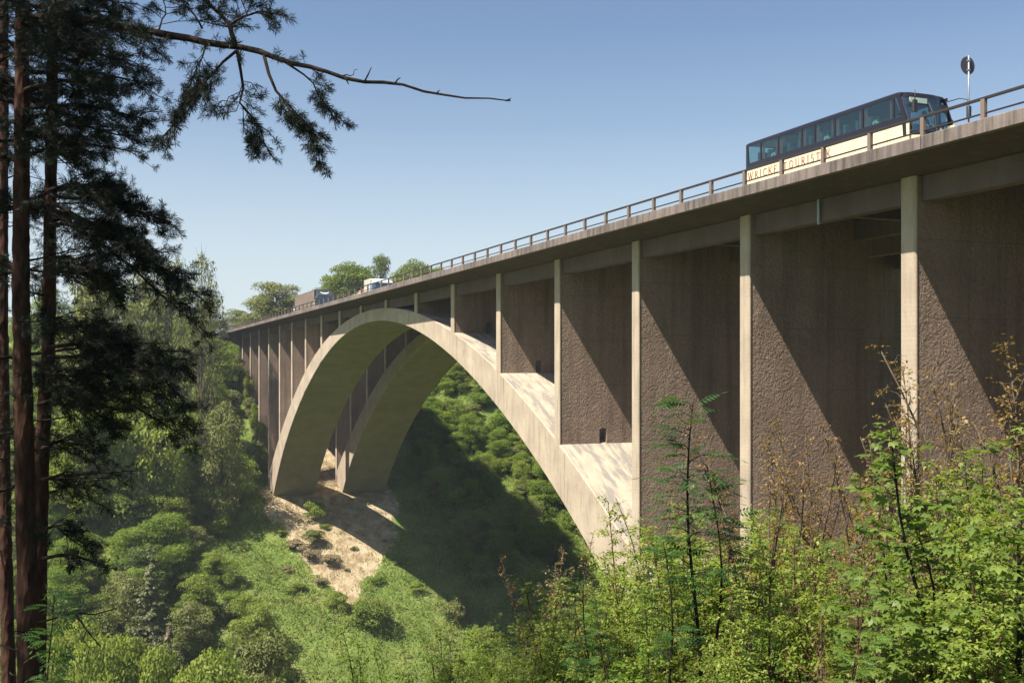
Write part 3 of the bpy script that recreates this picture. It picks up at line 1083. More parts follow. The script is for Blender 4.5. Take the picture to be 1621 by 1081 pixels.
for s in (1, -1):
    put('side_window', MB().prism([(.30, 1.85), (.45, 2.55), (1.2, 2.55), (1.2, 1.8)], 'y', s * 1.22, s * 1.232), M['glass_dark'], lo)
    put('headlight', MB().cbox(-.03, .06, s * .95 - .18, s * .95 + .18, .78, .98, .01), M['white'], lo)
    put('mirror', MB().cbox(-.1, .02, s * 1.42 - .1, s * 1.42 + .1, 1.9, 2.5, .02).tube([(.1, s * 1.2, 2.5), (-.04, s * 1.4, 2.5)], .02, 5), M['black'], lo)
mb = MB()
n = 14
pts_o = [(math.cos(math.pi + math.pi * i / n) * .62, math.sin(math.pi + math.pi * i / n) * .36) for i in range(n + 1)]
pts_i = [(math.cos(math.pi + math.pi * i / n) * .52, math.sin(math.pi + math.pi * i / n) * .17) for i in range(n + 1)]
def onslope(u, w, e=.012):
    t = .5 + w
    return (.35 + .9 * t - e, u, 2.86 + .76 * t + e)
v = [onslope(u, w + .28) for u, w in pts_o] + [onslope(u, w + .28) for u, w in pts_i]
mb.add(v, [(i, i + 1, n + 2 + i, n + 1 + i) for i in range(n)])
put('crescent_emblem', mb, M['white'], lo, fix=False)
put('grille', MB().box(-.045, -.0, -.7, .7, .9, 1.5), M['black'], lo)
for x in (.95, 4.1):
    for s in (1, -1):
        wheel(lo, x, s * 1.02, .5, .3)
for x in (x0 + LL - 4.0, x0 + LL - 2.7, x0 + LL - 1.4):
    for s in (1, -1):
        wheel(lo, x, s * 1.02, .5, .3)

# ---- blue and white truck with a low trailer
YT = -2.1
xf = along(592.5, YT); xr = along(576, YT)
LT = xr - xf
tk = thing('truck', 'small truck with a light blue cab and a white box body on the bridge', 'truck', (xf, YT - 1.22, ZR))
put('frame', MB().box(.4, LT, -.4, .4, .55, .8), M['black'], tk)
put('cab', MB().prism([(.03, .42), (-.05, 1.1), (0, 1.42), (1.85, 1.42), (1.85, .6), (1.3, .6), (1.2, .42)], 'y', -1.15, 1.15), M['blue'], tk)
put('cab_roof', MB().prism([(.30, 2.28), (.42, 2.42), (1.85, 2.46), (1.85, 2.28)], 'y', -1.12, 1.12), M['white'], tk)
put('cab_band', MB().prism([(.0, 1.423), (.30, 2.279), (.38, 2.279), (.1, 1.423)], 'y', -1.13, -1.03).prism([(.0, 1.423), (.30, 2.279), (.38, 2.279), (.1, 1.423)], 'y', 1.03, 1.13).box(1.2, 1.85, -1.14, 1.14, 1.423, 2.279), M['blue'], tk)
put('windscreen', MB().prism([(.02, 1.425), (.32, 2.275), (.35, 2.275), (.05, 1.425)], 'y', -1.025, 1.025), M['glass_dark'], tk)
for s in (1, -1):
    put('side_window', MB().prism([(.16, 1.425), (.42, 2.27), (1.19, 2.27), (1.19, 1.425)], 'y', s * 1.10, s * 1.12), M['glass_dark'], tk)
    put('headlight', MB().cbox(-.06, .02, s * .85 - .15, s * .85 + .15, .72, .9, .01), M['white'], tk)
    put('mirror', MB().cbox(-.05, .03, s * 1.30 - .08, s * 1.30 + .08, 1.5, 2.0, .02), M['black'], tk)
put('roof_spoiler', MB().prism([(.6, 2.462), (1.8, 2.466), (1.8, 2.78)], 'y', -1.05, 1.05), M['white'], tk)
put('white_panel', MB().box(-.062, -.052, -.35, .45, .95, 1.3), M['white'], tk)
put('emblem', MB().prism([(.9 + .16 * math.cos(math.pi * 2 * i / 14), 1.15 + .16 * math.sin(math.pi * 2 * i / 14)) for i in range(14)], 'y', 1.15, 1.16), M['white'], tk)
mb = MB().prism([(1.95, .85), (1.95, 2.72), (2.15, 2.86), (LT, 2.86), (LT, .85)], 'y', -1.2, 1.2)
put('box_body', mb, M['cream'] if False else M['offwhite'], tk)
mb = MB()
for x in np.arange(2.4, LT, .62):
    mb.box(x, x + .04, 1.2, 1.225, .9, 2.8)
put('body_rib', mb, M['cream'], tk)
for x in (.9, LT - 1.4):
    for s in (1, -1):
        wheel(tk, x, s * .98, .43, .26)
xa = along(575, YT); xb = along(558, YT)
tl = thing('flat_trailer', 'low flat trailer loaded with cream crates behind the blue and white truck', 'trailer', (xa, YT - 1.2, ZR))
LB = xb - xa
put('trailer_bed', MB().box(.0, LB, -1.15, 1.15, .72, .86).box(-.9, .0, -.06, .06, .74, .82), M['tarp'], tl)
for x in (1.2, LB - 1.4):
    for s in (1, -1):
        wheel(tl, x, s * .98, .36, .24)
for i, (a, b, h_, mm, lab) in enumerate(((.35, 1.1, 1.05, 'red', 'dark red crate at the front of the flat trailer'), (1.3, LB * .55, .95, 'cream', 'long cream crate in the middle of the flat trailer'), (LB * .62, LB - .3, .85, 'cream', 'cream crate at the rear end of the flat trailer'))):
    c = thing('crate', lab, 'crate', (xa, YT - 1.2, ZR + .862), group='crates on the flat trailer')
    put('side_board', MB().cbox(a, b, -1.05, 1.05, 0, h_, .03), M[mm], c)
    mb = MB()
    for z in (.12, h_ * .5, h_ - .15):
        mb.box(a - .02, b + .02, 1.05, 1.075, z, z + .07)
    put('batten', mb, M['tarp'], c)

# ---- round traffic sign seen from behind, marker posts, far sign
M['sign_back'] = simple('dull_sign_back', (0.05, 0.042, 0.06), 0.6)
P_ = at(1533.5, 110, 37.6)
xs_ = along(1533.5, YE - .75); ys_ = YE - .75
zc = 10.42
sg = thing('traffic_sign', 'round traffic sign seen from its dark back on a thin post beside the coach', 'traffic sign', (xs_, ys_, 8.2))
n = 32
prof = [(math.cos(2 * math.pi * i / n) * .31, math.sin(2 * math.pi * i / n) * .31) for i in range(n)]
put('sign_disc', MB().prism([(p[0], p[1] + zc - 8.2) for p in prof], 'x', .045, .052), M['sign_back'], sg)
put('sign_face', MB().prism([(p[0] * .98, p[1] * .98 + zc - 8.2) for p in prof], 'x', .0525, .055), M['white'], sg)
put('sign_pole', MB().tube([(0, 0, 0), (0, 0, 2.55)], .03, 8), M['pipe'], sg, True)
put('sign_bracket', MB().box(-.035, .045, -.05, .05, 2.36, 2.40).box(-.035, .045, -.05, .05, 2.04, 2.08), M['pipe'], sg)
for px, lab in ((498, 'white marker post on the bridge edge beside the cab of the dark lorry'), (465.5, 'white marker post on the bridge edge behind the tarpaulin lorry')):
    xx = along(px, YE - .55)
    mp = thing('marker_post', lab, 'marker post', (xx, YE - .55, 8.2), group='white marker posts along the bridge edge')
    put('post_body', MB().prism([(-.11, -.07), (.11, -.07), (.06, .09), (-.06, .09)], 'z', 0, .98), M['white'], mp)
    put('reflector_band', MB().prism([(-.113, -.073), (.113, -.073), (.063, .093), (-.063, .093)], 'z', .72, .86), M['black'], mp)
xx = along(351, 4.6)
fs = thing('road_sign', 'dark rectangular road sign on posts at the far end of the bridge', 'road sign', (xx, 4.4, float(ground(xx, 4.4)) - .2))
hz = 9.0 - fs.location.z
put('sign_board', MB().box(0, .06, -.62, .62, hz - .8, hz + .8), M['sign_back'], fs)
put('sign_pole', MB().tube([(.1, -.5, 0), (.1, -.5, hz + .9)], .045, 6), M['black'], fs)
put('sign_pole', MB().tube([(.1, .5, 0), (.1, .5, hz + .9)], .045, 6), M['black'], fs)

# ------------------------------------------------------------------ vegetation
def leaf_mat(name, stops, trans=0.35, rough=0.55, hue=0.0):
    m, nt, b = mat(name)
    at_ = nd(nt, 'ShaderNodeAttribute', attribute_name='tone')
    oi = nt.nodes.new('ShaderNodeObjectInfo')
    f = math_n(nt, 'ADD', math_n(nt, 'MULTIPLY', at_.outputs['Fac'], .75), math_n(nt, 'MULTIPLY', oi.outputs['Random'], .25))
    c = ramp(nt, f, stops).outputs[0]
    nt.links.new(c, b.inputs['Base Color'])
    b.inputs['Roughness'].default_value = rough
    b.inputs['Specular IOR Level'].default_value = 0.25
    t = nd(nt, 'ShaderNodeBsdfTranslucent')
    tc = mix(nt, 1.0, c, (1.25, 1.3, 0.55), 'MULTIPLY')
    nt.links.new(tc, t.inputs[0])
    mx = nt.nodes.new('ShaderNodeMixShader'); mx.inputs[0].default_value = trans
    nt.links.new(b.outputs[0], mx.inputs[1]); nt.links.new(t.outputs[0], mx.inputs[2])
    nt.links.new(mx.outputs[0], nt.nodes['Material Output'].inputs[0])
    return m

def bark_mat(name, c0, c1, scale=6.0):
    m, nt, b = mat(name)
    v = coords(nt, (1, 1, .35))
    n = noise(nt, v, scale, 8, .7)
    c = ramp(nt, n, [(.35, c0), (.62, c1)]).outputs[0]
    nt.links.new(c, b.inputs['Base Color'])
    b.inputs['Roughness'].default_value = .95
    b.inputs['Specular IOR Level'].default_value = .1
    vo = nd(nt, 'ShaderNodeTexVoronoi', i_Scale=scale * 2.2); nt.links.new(v, vo.inputs['Vector'])
    h = bump(nt, vo.outputs['Distance'], .9, .03)
    nt.links.new(bump(nt, n, .6, .02, h), b.inputs['Normal'])
    return m
LM = {
 'mid':   leaf_mat('mid_green_leaf', [(0, (0.069, 0.102, 0.017)), (.5, (0.142, 0.189, 0.028)), (1, (0.261, 0.281, 0.044))]),
 'dark':  leaf_mat('dark_green_leaf', [(0, (0.041, 0.068, 0.016)), (.6, (0.088, 0.124, 0.029)), (1, (0.143, 0.179, 0.041))], .25),
 'lime':  leaf_mat('fresh_yellow_green_leaf', [(0, (0.113, 0.161, 0.024)), (.5, (0.192, 0.246, 0.042)), (1, (0.292, 0.320, 0.068))], .4),
 'fresh': leaf_mat('fresh_green_leaf', [(0, (0.078, 0.140, 0.022)), (.5, (0.145, 0.217, 0.031)), (1, (0.243, 0.294, 0.048))], .42),
 'olive': leaf_mat('olive_leaf', [(0, (0.091, 0.110, 0.030)), (.5, (0.159, 0.176, 0.054)), (1, (0.250, 0.253, 0.099))], .3),
 'brown': leaf_mat('bronze_young_leaf', [(0, (.13, .075, .022)), (.5, (.235, .145, .045)), (1, (.34, .23, .085))], .35),
 'spruce': leaf_mat('grey_green_needle', [(0, (.11, .12, .065)), (.6, (.20, .21, .115)), (1, (.29, .29, .165))], .25, .8),
 'scrub': leaf_mat('dry_scrub_leaf', [(0, (.16, .125, .07)), (.6, (.25, .20, .115)), (1, (.34, .28, .17))], .15, .9),
 'larch': leaf_mat('pale_twig_leaf', [(0, (.12, .095, .06)), (.6, (.19, .155, .10)), (1, (.26, .22, .15))], .1, .9),
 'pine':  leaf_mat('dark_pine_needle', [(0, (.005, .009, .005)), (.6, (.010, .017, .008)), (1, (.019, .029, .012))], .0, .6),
 'grass': leaf_mat('grass_blade', [(0, (.09, .14, .025)), (.5, (.16, .23, .04)), (1, (.29, .29, .10))], .4),
}
BK = {'grey': bark_mat('grey_brown_bark', (.055, .042, .032), (.14, .115, .09)),
      'dark': bark_mat('dark_bark', (.012, .009, .008), (.036, .026, .021)),
      'pine': bark_mat('reddish_pine_bark', (.020, .012, .010), (.085, .042, .031), 7.0),
      'red': bark_mat('reddish_twig_bark', (.07, .03, .02), (.15, .075, .05), 12)}

def quads_mesh(name, V, tone, mats, extra=None):
    """V: (N,4,3) quads; tone per quad; extra: an MB with the woody parts in material slot 1"""
    N = len(V)
    me = bpy.data.meshes.new(name)
    vv = V.reshape(-1, 3)
    ev = np.array(extra.v, float).reshape(-1, 3) if extra and extra.v else np.zeros((0, 3))
    allv = np.concatenate([vv, ev]) if len(ev) else vv
    me.vertices.add(len(allv)); me.vertices.foreach_set('co', allv.ravel())
    k = V.shape[1]
    li = np.arange(N * k)
    st = np.arange(0, N * k, k); tt = np.full(N, k)
    mi = np.zeros(N, int)
    if len(ev):
        lens = np.array([len(f) for f in extra.f])
        el = np.concatenate([np.array(f) for f in extra.f]) + N * k
        es = N * k + np.concatenate([[0], np.cumsum(lens)[:-1]])
        li = np.concatenate([li, el]); st = np.concatenate([st, es]); tt = np.concatenate([tt, lens]); mi = np.concatenate([mi, np.ones(len(lens), int)])
    me.loops.add(len(li)); me.loops.foreach_set('vertex_index', li)
    me.polygons.add(len(st)); me.polygons.foreach_set('loop_start', st); me.polygons.foreach_set('loop_total', tt)
    me.polygons.foreach_set('material_index', mi)
    me.update(calc_edges=True)
    at_ = me.attributes.new('tone', 'FLOAT', 'FACE')
    full = np.zeros(len(st)); full[:N] = tone
    at_.data.foreach_set('value', full)
    for m in mats:
        me.materials.append(m)
    return me

def unit(a):
    return a / np.maximum(np.linalg.norm(a, axis=-1, keepdims=True), 1e-9)

def leaf_quads(P, nrm, size, rng, aspect=.55, fold=.18, droop=None):
    """diamond leaves at points P facing roughly nrm"""
    N = len(P)
    d = unit(rng.normal(size=(N, 3)))
    if droop is not None:
        d = unit(d * .7 + np.array([0, 0, -droop]))
    n = unit(nrm + rng.normal(size=(N, 3)) * .55)
    t = unit(d - (d * n).sum(-1, keepdims=True) * n)
    s = np.cross(n, t)
    sz = (size * rng.uniform(.6, 1.35, N))[:, None]
    a = P - t * sz * .5
    c = P + t * sz * .5
    b = P + s * sz * aspect * .5 + n * sz * fold - t * sz * .08
    e = P - s * sz * aspect * .5 + n * sz * fold - t * sz * .08
    return np.stack([a, b, c, e], 1)

def crown_points(rng, blobs, n):
    """points near the surface of many flattened clumps"""
    vol = np.array([b[3] ** 2 for b in blobs]); w = vol / vol.sum()
    idx = rng.choice(len(blobs), n, p=w)
    B = np.array(blobs)[idx]
    d = unit(rng.normal(size=(n, 3)))
    d[:, 2] = np.where(rng.random(n) < .65, np.abs(d[:, 2]), d[:, 2])
    r = rng.uniform(.45, 1.08, n) ** .6
    P = B[:, :3] + d * (B[:, 3] * r)[:, None] * np.array([1, 1, .62])
    return P, unit(d + np.array([0, 0, .45])), idx

def broadleaf(seed, h, w, n, leaf, lm, bk='grey', low=.25, name='tree', clumps=34, sparse=False, droop=None, top=1.0):
    """returns (trunk mesh, crown mesh) of a free-form tree of height h and crown width w"""
    rng = np.random.default_rng(seed); random.seed(seed)
    mb = MB()
    lean = rng.normal(size=2) * .03 * h
    tp = [(lean[0] * t ** 2, lean[1] * t ** 2, h * .82 * t) for t in np.linspace(0, 1, 7)]
    r0 = .018 * h + .04
    mb.tube([(0, 0, -.8)] + tp, [r0 * 1.2] + [r0 * (1 - .85 * t) for t in np.linspace(0, 1, 7)], 6, wob=.08)
    blobs = []
    for i in range(clumps):
        u = rng.uniform(0, 1) ** .8
        z = h * (low + (top - low) * u * .94)
        prof = math.sin(math.pi * min(1, (.12 + .80 * ((z / h - low) / (1 - low)))) ** .9)
        rad = w / 2 * prof * rng.uniform(.25, .95)
        a = rng.uniform(0, 2 * math.pi)
        br = w * rng.uniform(.11, .22) * (.75 if sparse else 1)
        c = (lean[0] * (z / h) ** 2 + rad * math.cos(a), lean[1] * (z / h) ** 2 + rad * math.sin(a), z)
        blobs.append((*c, br))
        zs = max(h * .12, z - rad * .7 - h * .08)
        s = (lean[0] * (zs / h) ** 2, lean[1] * (zs / h) ** 2, min(zs, h * .8))
        mid = ((s[0] + c[0]) / 2 + rng.normal() * .1, (s[1] + c[1]) / 2, (s[2] + c[2]) / 2 - .04 * h)
        mb.tube([s, mid, c], [r0 * .32, r0 * .2, r0 * .07], 4, cap=False)
        if sparse:
            for _ in range(5):
                e = np.array(c) + unit(rng.normal(size=3)) * br * 1.2
                mb.tube([mid, c, tuple(e)], [r0 * .12, r0 * .08, r0 * .03], 3, cap=False)
    P, nr, idx = crown_points(rng, blobs, n)
    V = leaf_quads(P, nr, leaf, rng, .7, droop=droop)
    ct = rng.random(len(blobs))
    tone = np.clip(.15 + .45 * ct[idx] + rng.uniform(0, .4, n), 0, 1)
    tm = mb.mesh(name + '_trunk', [BK[bk]], True)
    cm = quads_mesh(name + '_crown', V, tone, [LM[lm]])
    return tm, cm

def spruce(seed, h, w, n, leaf, lm='spruce'):
    rng = np.random.default_rng(seed); random.seed(seed)
    mb = MB().tube([(0, 0, -.6), (0, 0, h * .5), (0, 0, h * .97)], [.014 * h + .04, .009 * h + .02, .01], 6)
    Vs, Ts = [], []
    nb = 110
    for i in range(nb):
        u = (i + rng.random()) / nb
        z = h * (.05 + .93 * u)
        L = w / 2 * (1 - u) ** .85 * rng.uniform(.7, 1.12) + .12
        a = rng.uniform(0, 2 * math.pi)
        dx, dy = math.cos(a), math.sin(a)
        mb.tube([(0, 0, z), (dx * L * .5, dy * L * .5, z - L * .10), (dx * L, dy * L, z - L * .12)], [.03, .02, .008], 3, cap=False)
        m = max(6, int(n / nb * (L / (w / 2)) * 1.9))
        t = rng.uniform(.15, 1.05, m)
        off = rng.normal(size=m) * L * .16 * (1.15 - t)
        P = np.stack([dx * L * t - dy * off, dy * L * t + dx * off, z - L * .12 * np.sin(t * 1.6) - np.abs(off) * .5 - rng.uniform(0, .25, m) * L * .3], -1)
        Vs.append(leaf_quads(P, unit(rng.normal(size=(m, 3)) + np.array([dx * .5, dy * .5, .8])), leaf, rng, .8)); Ts.append(np.clip(.35 + .5 * rng.random(m) * t, 0, 1))
    return mb.mesh('spruce_trunk', [BK['grey']], True), quads_mesh('spruce_crown', np.concatenate(Vs), np.concatenate(Ts), [LM[lm]])

def bush_mesh(seed, h, w, n, leaf, lm, stems=7):
    rng = np.random.default_rng(seed); random.seed(seed)
    mb = MB(); blobs = []
    for i in range(stems + 6):
        a = rng.uniform(0, 2 * math.pi); r = w / 2 * rng.uniform(.1, .8)
        z = h * rng.uniform(.3, .85) * (1 - .35 * r / (w / 2))
        c = (r * math.cos(a), r * math.sin(a), z)
        blobs.append((*c, w * rng.uniform(.14, .24)))
        if i < stems:
            mb.tube([(0, 0, -.3), (c[0] * .6, c[1] * .6, z * .5), c], [.03 * h / 3 + .015, .02, .008], 4, cap=False)
    P, nr, idx = crown_points(rng, blobs, n)
    P[:, 2] = np.maximum(P[:, 2], .03)
    ct = rng.random(len(blobs))
    tone = np.clip(.15 + .45 * ct[idx] + rng.uniform(0, .4, n), 0, 1)
    return mb.mesh('bush_stems', [BK['grey']], True), quads_mesh('bush_crown', leaf_quads(P, nr, leaf, rng, .7), tone, [LM[lm]])

def plant(name, label, cat, meshes, loc, rz=0.0, s=1.0, sz=None, group=None, parts=('trunk', 'crown')):
    o = thing(name, label, cat, loc, rz, group)
    o.scale = (s, s, sz if sz else s)
    for nm, me in zip(parts, meshes):
        link(nm, me, o)
    return o

PT = {}
PT['mid'] = [broadleaf(i + 20, 11, 9.5, 13000, .27, 'mid', low=.08, clumps=60) for i in range(3)]
PT['fresh'] = [broadleaf(i + 30, 10, 9, 12000, .26, 'fresh', low=.08, clumps=56) for i in range(2)]
PT['lime'] = [broadleaf(i + 40, 9, 8.5, 11000, .27, 'lime', droop=.6, low=.06, clumps=54) for i in range(2)]
PT['olive'] = [broadleaf(i + 50, 10, 8, 10000, .25, 'olive', low=.08, clumps=54) for i in range(2)]
PT['dark'] = [broadleaf(i + 60, 12, 9.5, 12000, .27, 'dark', low=.08, clumps=56) for i in range(2)]
PT['sparse'] = [broadleaf(i + 70, 14, 10, 6500, .22, 'olive', sparse=True, clumps=70, low=.2) for i in range(2)]
PB = {k: [bush_mesh(i * 7 + 3 + ord(k[0]), 3.0, 4.0, 4200, .17, k) for i in range(2)] for k in ('mid', 'fresh', 'lime', 'olive', 'scrub')}
NAMES = {'mid': 'mid green', 'fresh': 'fresh green', 'lime': 'yellow green', 'olive': 'olive green', 'dark': 'dark green', 'sparse': 'thinly leaved', 'scrub': 'dry brown'}

def base(px, Z, sink=.0):
    p = at(px, HOR, Z)
    return np.array([p[0], p[1], float(ground(p[0], p[1])) - sink])

def place_tree(kind, px, py_top, Z, width_px, label, group=None, i=0, cat='tree', name='broadleaf_tree'):
    """tree at column px and depth Z whose top is seen at row py_top"""
    b = base(px, Z)
    zt = (HOR - py_top) * Z / FPX
    me = PT[kind][i % len(PT[kind])]
    h0 = {'mid': 11, 'fresh': 10, 'lime': 9, 'olive': 10, 'dark': 12, 'sparse': 14}[kind]
    w0 = {'mid': 8.5, 'fresh': 8, 'lime': 7.5, 'olive': 7, 'dark': 8.5, 'sparse': 10}[kind]
    sz = max(.3, (zt - b[2]) / h0); s = 1.12 * width_px * Z / FPX / w0
    return plant(name, label, cat, me, b, random.uniform(0, 6.28), s, sz, group)

# trees on the skyline at the far end
sky_trees = [
 ('olive', 436, 447, 236, 78, 'feathery pale tree behind the road left of the tarpaulin lorry'),
 ('olive', 372, 490, 262, 50, 'small hazy tree at the far end of the bridge right of the dark road sign'),
 ('olive', 412, 486, 250, 42, 'low hazy tree between the dark road sign and the feathery pale tree'),
 ('sparse', 507, 454, 262, 48, 'bare twiggy tree top showing above the cab of the tarpaulin lorry'),
 ('mid', 548, 418, 238, 74, 'dense green tree on the skyline between the two lorries'),
 ('mid', 580, 424, 246, 60, 'dense green tree behind the blue and white truck'),
 ('dark', 604, 404, 250, 36, 'dark round topped tree standing highest behind the blue and white truck'),
 ('mid', 652, 415, 236, 58, 'green tree just above the railing to the right of the blue and white truck'),
 ('fresh', 690, 424, 246, 56, 'lower green tree above the railing furthest right on the skyline'),
 ('sparse', 318, 400, 176, 75, 'tall airy tree on the left skyline between the pine and the bridge end'),
 ('sparse', 270, 412, 182, 80, 'tall airy tree behind the hanging pine boughs on the left skyline'),
 ('olive', 225, 430, 180, 80, 'olive green tree behind the pines on the left skyline'),
 ('olive', 150, 440, 175, 90, 'olive tree half hidden behind the two pine trunks on the skyline'),
 ('fresh', 345, 536, 205, 60, 'bright green round tree at the left end of the bridge below the road'),
 ('mid', 316, 508, 204, 64, 'fresh green tree rising behind the round tree at the bridge end'),
 ('mid', 528, 436, 240, 50, 'lower green tree at the left edge of the dense skyline clump'),
 ('fresh', 566, 432, 242, 54, 'green tree in the middle of the dense skyline clump'),
 ('mid', 628, 430, 240, 44, 'low green tree right of the dark round topped tree'),
 ('olive', 672, 426, 240, 50, 'pale green tree between the two right skyline trees'),
 ('olive', 418, 468, 240, 46, 'pale low crown at the left foot of the feathery pale tree'),
 ('olive', 456, 472, 240, 40, 'pale low crown at the right foot of the feathery pale tree'),
 ('olive', 392, 498, 240, 40, 'low pale bush crown just above the far end of the deck'),
 ('fresh', 285, 560, 185, 70, 'fresh green tree left of the round tree at the bridge end'),
 ('lime', 330, 590, 182, 60, 'yellow green tree below the round tree at the bridge end'),
]
for i, t in enumerate(sky_trees):
    place_tree(t[0], t[1], t[2], t[3], t[4], t[5], 'trees on the skyline' if t[2] < 500 else None, i)

# keep the view of the bridge, the grass and the bare earth open
KEEP = [
 [(383, 560), (395, 600), (410, 665), (426, 760), (400, 800), (392, 900), (430, 960), (520, 1000), (690, 1000), (800, 985), (800, 930), (745, 870), (700, 800), (650, 770), (640, 690), (700, 590), (722, 570), (740, 590), (1000, 930), (1100, 700), (1100, 400), (600, 400), (380, 520)],
]
GRASS = [[(426, 760), (400, 800), (392, 900), (430, 960), (520, 1000), (690, 1000), (800, 985), (770, 930), (690, 885), (650, 850), (640, 800), (600, 775)]]
CURZ = [0.0]
def blocked(px0, px1, pt, pb, keep=None):
    if px0 < 292 and px1 > 192 and pt < 1050 and pb > 985 and CURZ[0] < 138:
        return True
    xs_ = np.array([px0, (px0 + px1) / 2, px1, (px0 + px1) / 2, px0 * .7 + px1 * .3, px0 * .3 + px1 * .7]); ys_ = np.array([(pt + pb) / 2, pt, (pt + pb) / 2, pb * .8 + pt * .2, pt, pt])
    return any(inpoly(xs_, ys_, k).any() for k in (keep or KEEP))

# woods on the far valley side
rs = np.random.default_rng(5)
placed = []
def where(px, py):
    if px > 600:
        return 'through the arch'
    if px < 120:
        return 'behind the pine trunks'
    if py < 640:
        return 'high on the slope left of the bridge'
    if py < 800:
        return 'halfway up the slope left of the bridge'
    return 'low in the valley left of the earth bank'
later = []
LANDMARKS = [('the grey spruce', 238, 950), ('the near arch foot', 431, 770), ('the outermost piers', 392, 600), ('the second arch foot', 605, 765), ('the earth bank', 520, 900),
             ('the thick pine trunk', 38, 850), ('the second pine trunk', 72, 600), ('the arched pine bough', 200, 585), ('the second arch crown', 715, 580),
             ('the near arch half', 880, 760), ('the dark road sign', 350, 515), ('the lowest pine bough', 285, 690), ('the bronze arch saplings', 850, 900), ('the tall airy trees', 300, 440)]
ORD = ['nearest', 'second nearest', 'third nearest', 'fourth nearest', 'fifth nearest', 'sixth nearest', 'seventh nearest', 'eighth nearest', 'ninth nearest', 'tenth nearest', 'eleventh nearest', 'twelfth nearest', 'thirteenth nearest', 'fourteenth nearest', 'fifteenth nearest']
def thin_out(limit_tree=262, limit_shrub=258):
    """keep the largest in view as single plants; the small remainder becomes one mass"""
    global later
    def app(o):
        z = proj(np.array(o.location))[2]
        return o.scale[2] * (10 if o['category'] == 'tree' else 3) / max(z, 1)
    Vs, Ts, drop = [], [], []
    keep = []
    for cat, lim in (('tree', limit_tree), ('shrub', limit_shrub)):
        L_ = sorted([q for q in later if q[0]['category'] == cat], key=lambda q: -app(q[0]))
        vis = [q for q in L_ if -40 < q[1] < 1100]
        keep += vis[:lim]
        drop += vis[lim:]
    gone = [q for q in later if q not in keep and q not in drop]
    for q in drop:
        o = q[0]
        me = [c for c in o.children if c.name.startswith('crown')][0].data
        n = len(me.vertices)
        co = np.empty(n * 3); me.vertices.foreach_get('co', co)
        V = co.reshape(-1, 4, 3)[::6]
        c = V.mean(1, keepdims=True)
        V = c + (V - c) * 2.1
        R = np.array(Matrix.Rotation(o.rotation_euler.z, 3, 'Z')) @ np.diag(o.scale)
        Vs.append(V @ R.T + np.array(o.location))
        t = np.empty(len(me.polygons)); me.attributes['tone'].data.foreach_get('value', t)
        Ts.append(t[:n // 4][::6])
    for q in drop + gone:
        for c in list(q[0].children):
            bpy.data.objects.remove(c)
        bpy.data.objects.remove(q[0])
    later = keep
    if Vs:
        o = link('thicket', quads_mesh('thicket', np.concatenate(Vs), np.concatenate(Ts), [LM['fresh']]))
        tag(o, 'dense green thicket of small bushes between the trees of the valley sides', 'thicket', None, 'stuff')
def name_by_place():
    thin_out()
    g = {}
    for o, px, py, col_, sz, kd in later:
        nm, lx_, ly_ = min(LANDMARKS, key=lambda q: (q[1] - px) ** 2 + (q[2] - py) ** 2)
        dx, dy = px - lx_, py - ly_
        w = ('right of' if dx > 0 else 'left of') if abs(dx) > abs(dy) else ('below' if dy > 0 else 'above')
        g.setdefault((col_, sz, kd, w, nm), []).append((math.hypot(dx, dy), o))
    for (col_, sz, kd, w, nm), L_ in g.items():
        for i, (_, o) in enumerate(sorted(L_, key=lambda q: q[0])):
            o['label'] = f'{sz} {col_} {kd} {w} {nm}' + (f', {ORD[min(i, 14)]}' if len(L_) > 1 else '')
tries = 0
while len(placed) < 265 and tries < 9000:
    tries += 1
    x = rs.uniform(62, 215); y = rs.uniform(-78, 62)
    if -26 < y < 5 and x > 95:
        continue
    if any((x - a) ** 2 + (y - b) ** 2 < (1.5 + .42 * c) ** 2 for a, b, c in placed):
        continue
    z = float(ground(x, y))
    px, py, Z = proj((x, y, z))
    if not (-60 < px < 1010 and py < 1300):
        continue
    sh = (px > 600)
    kind = rs.choice(['mid', 'fresh', 'lime', 'olive', 'dark'], p=[.24, .22, .22, .20, .12] if not sh else [.34, .34, .16, .1, .06])
    h0 = {'mid': 11, 'fresh': 10, 'lime': 9, 'olive': 10, 'dark': 12}[kind]
    s = rs.uniform(.45, .95) * (.62 if sh else 1)
    w0 = 8.0 * s
    h = h0 * s
    _, pt, _ = proj((x, y, z + h))
    wp = w0 / 2 * FPX / Z; CURZ[0] = Z
    if blocked(px - wp, px + wp, pt, py, GRASS if y < -19 else None):
        continue
    if px > 600 and -8 < y:
        continue
    placed.append((x, y, s * 4))
    me = PT[kind][int(rs.integers(len(PT[kind])))]
    o = plant('broadleaf_tree', '', 'tree', me, (x, y, z - .2), rs.uniform(0, 6.28), s, s * rs.uniform(.85, 1.15), 'trees of the wood on the far valley side')
    later.append((o, px, (py + pt) / 2, NAMES[kind], 'tall' if s > .8 else ('low' if s < .5 else 'middling'), 'tree'))
print('wood trees', len(placed), tries)

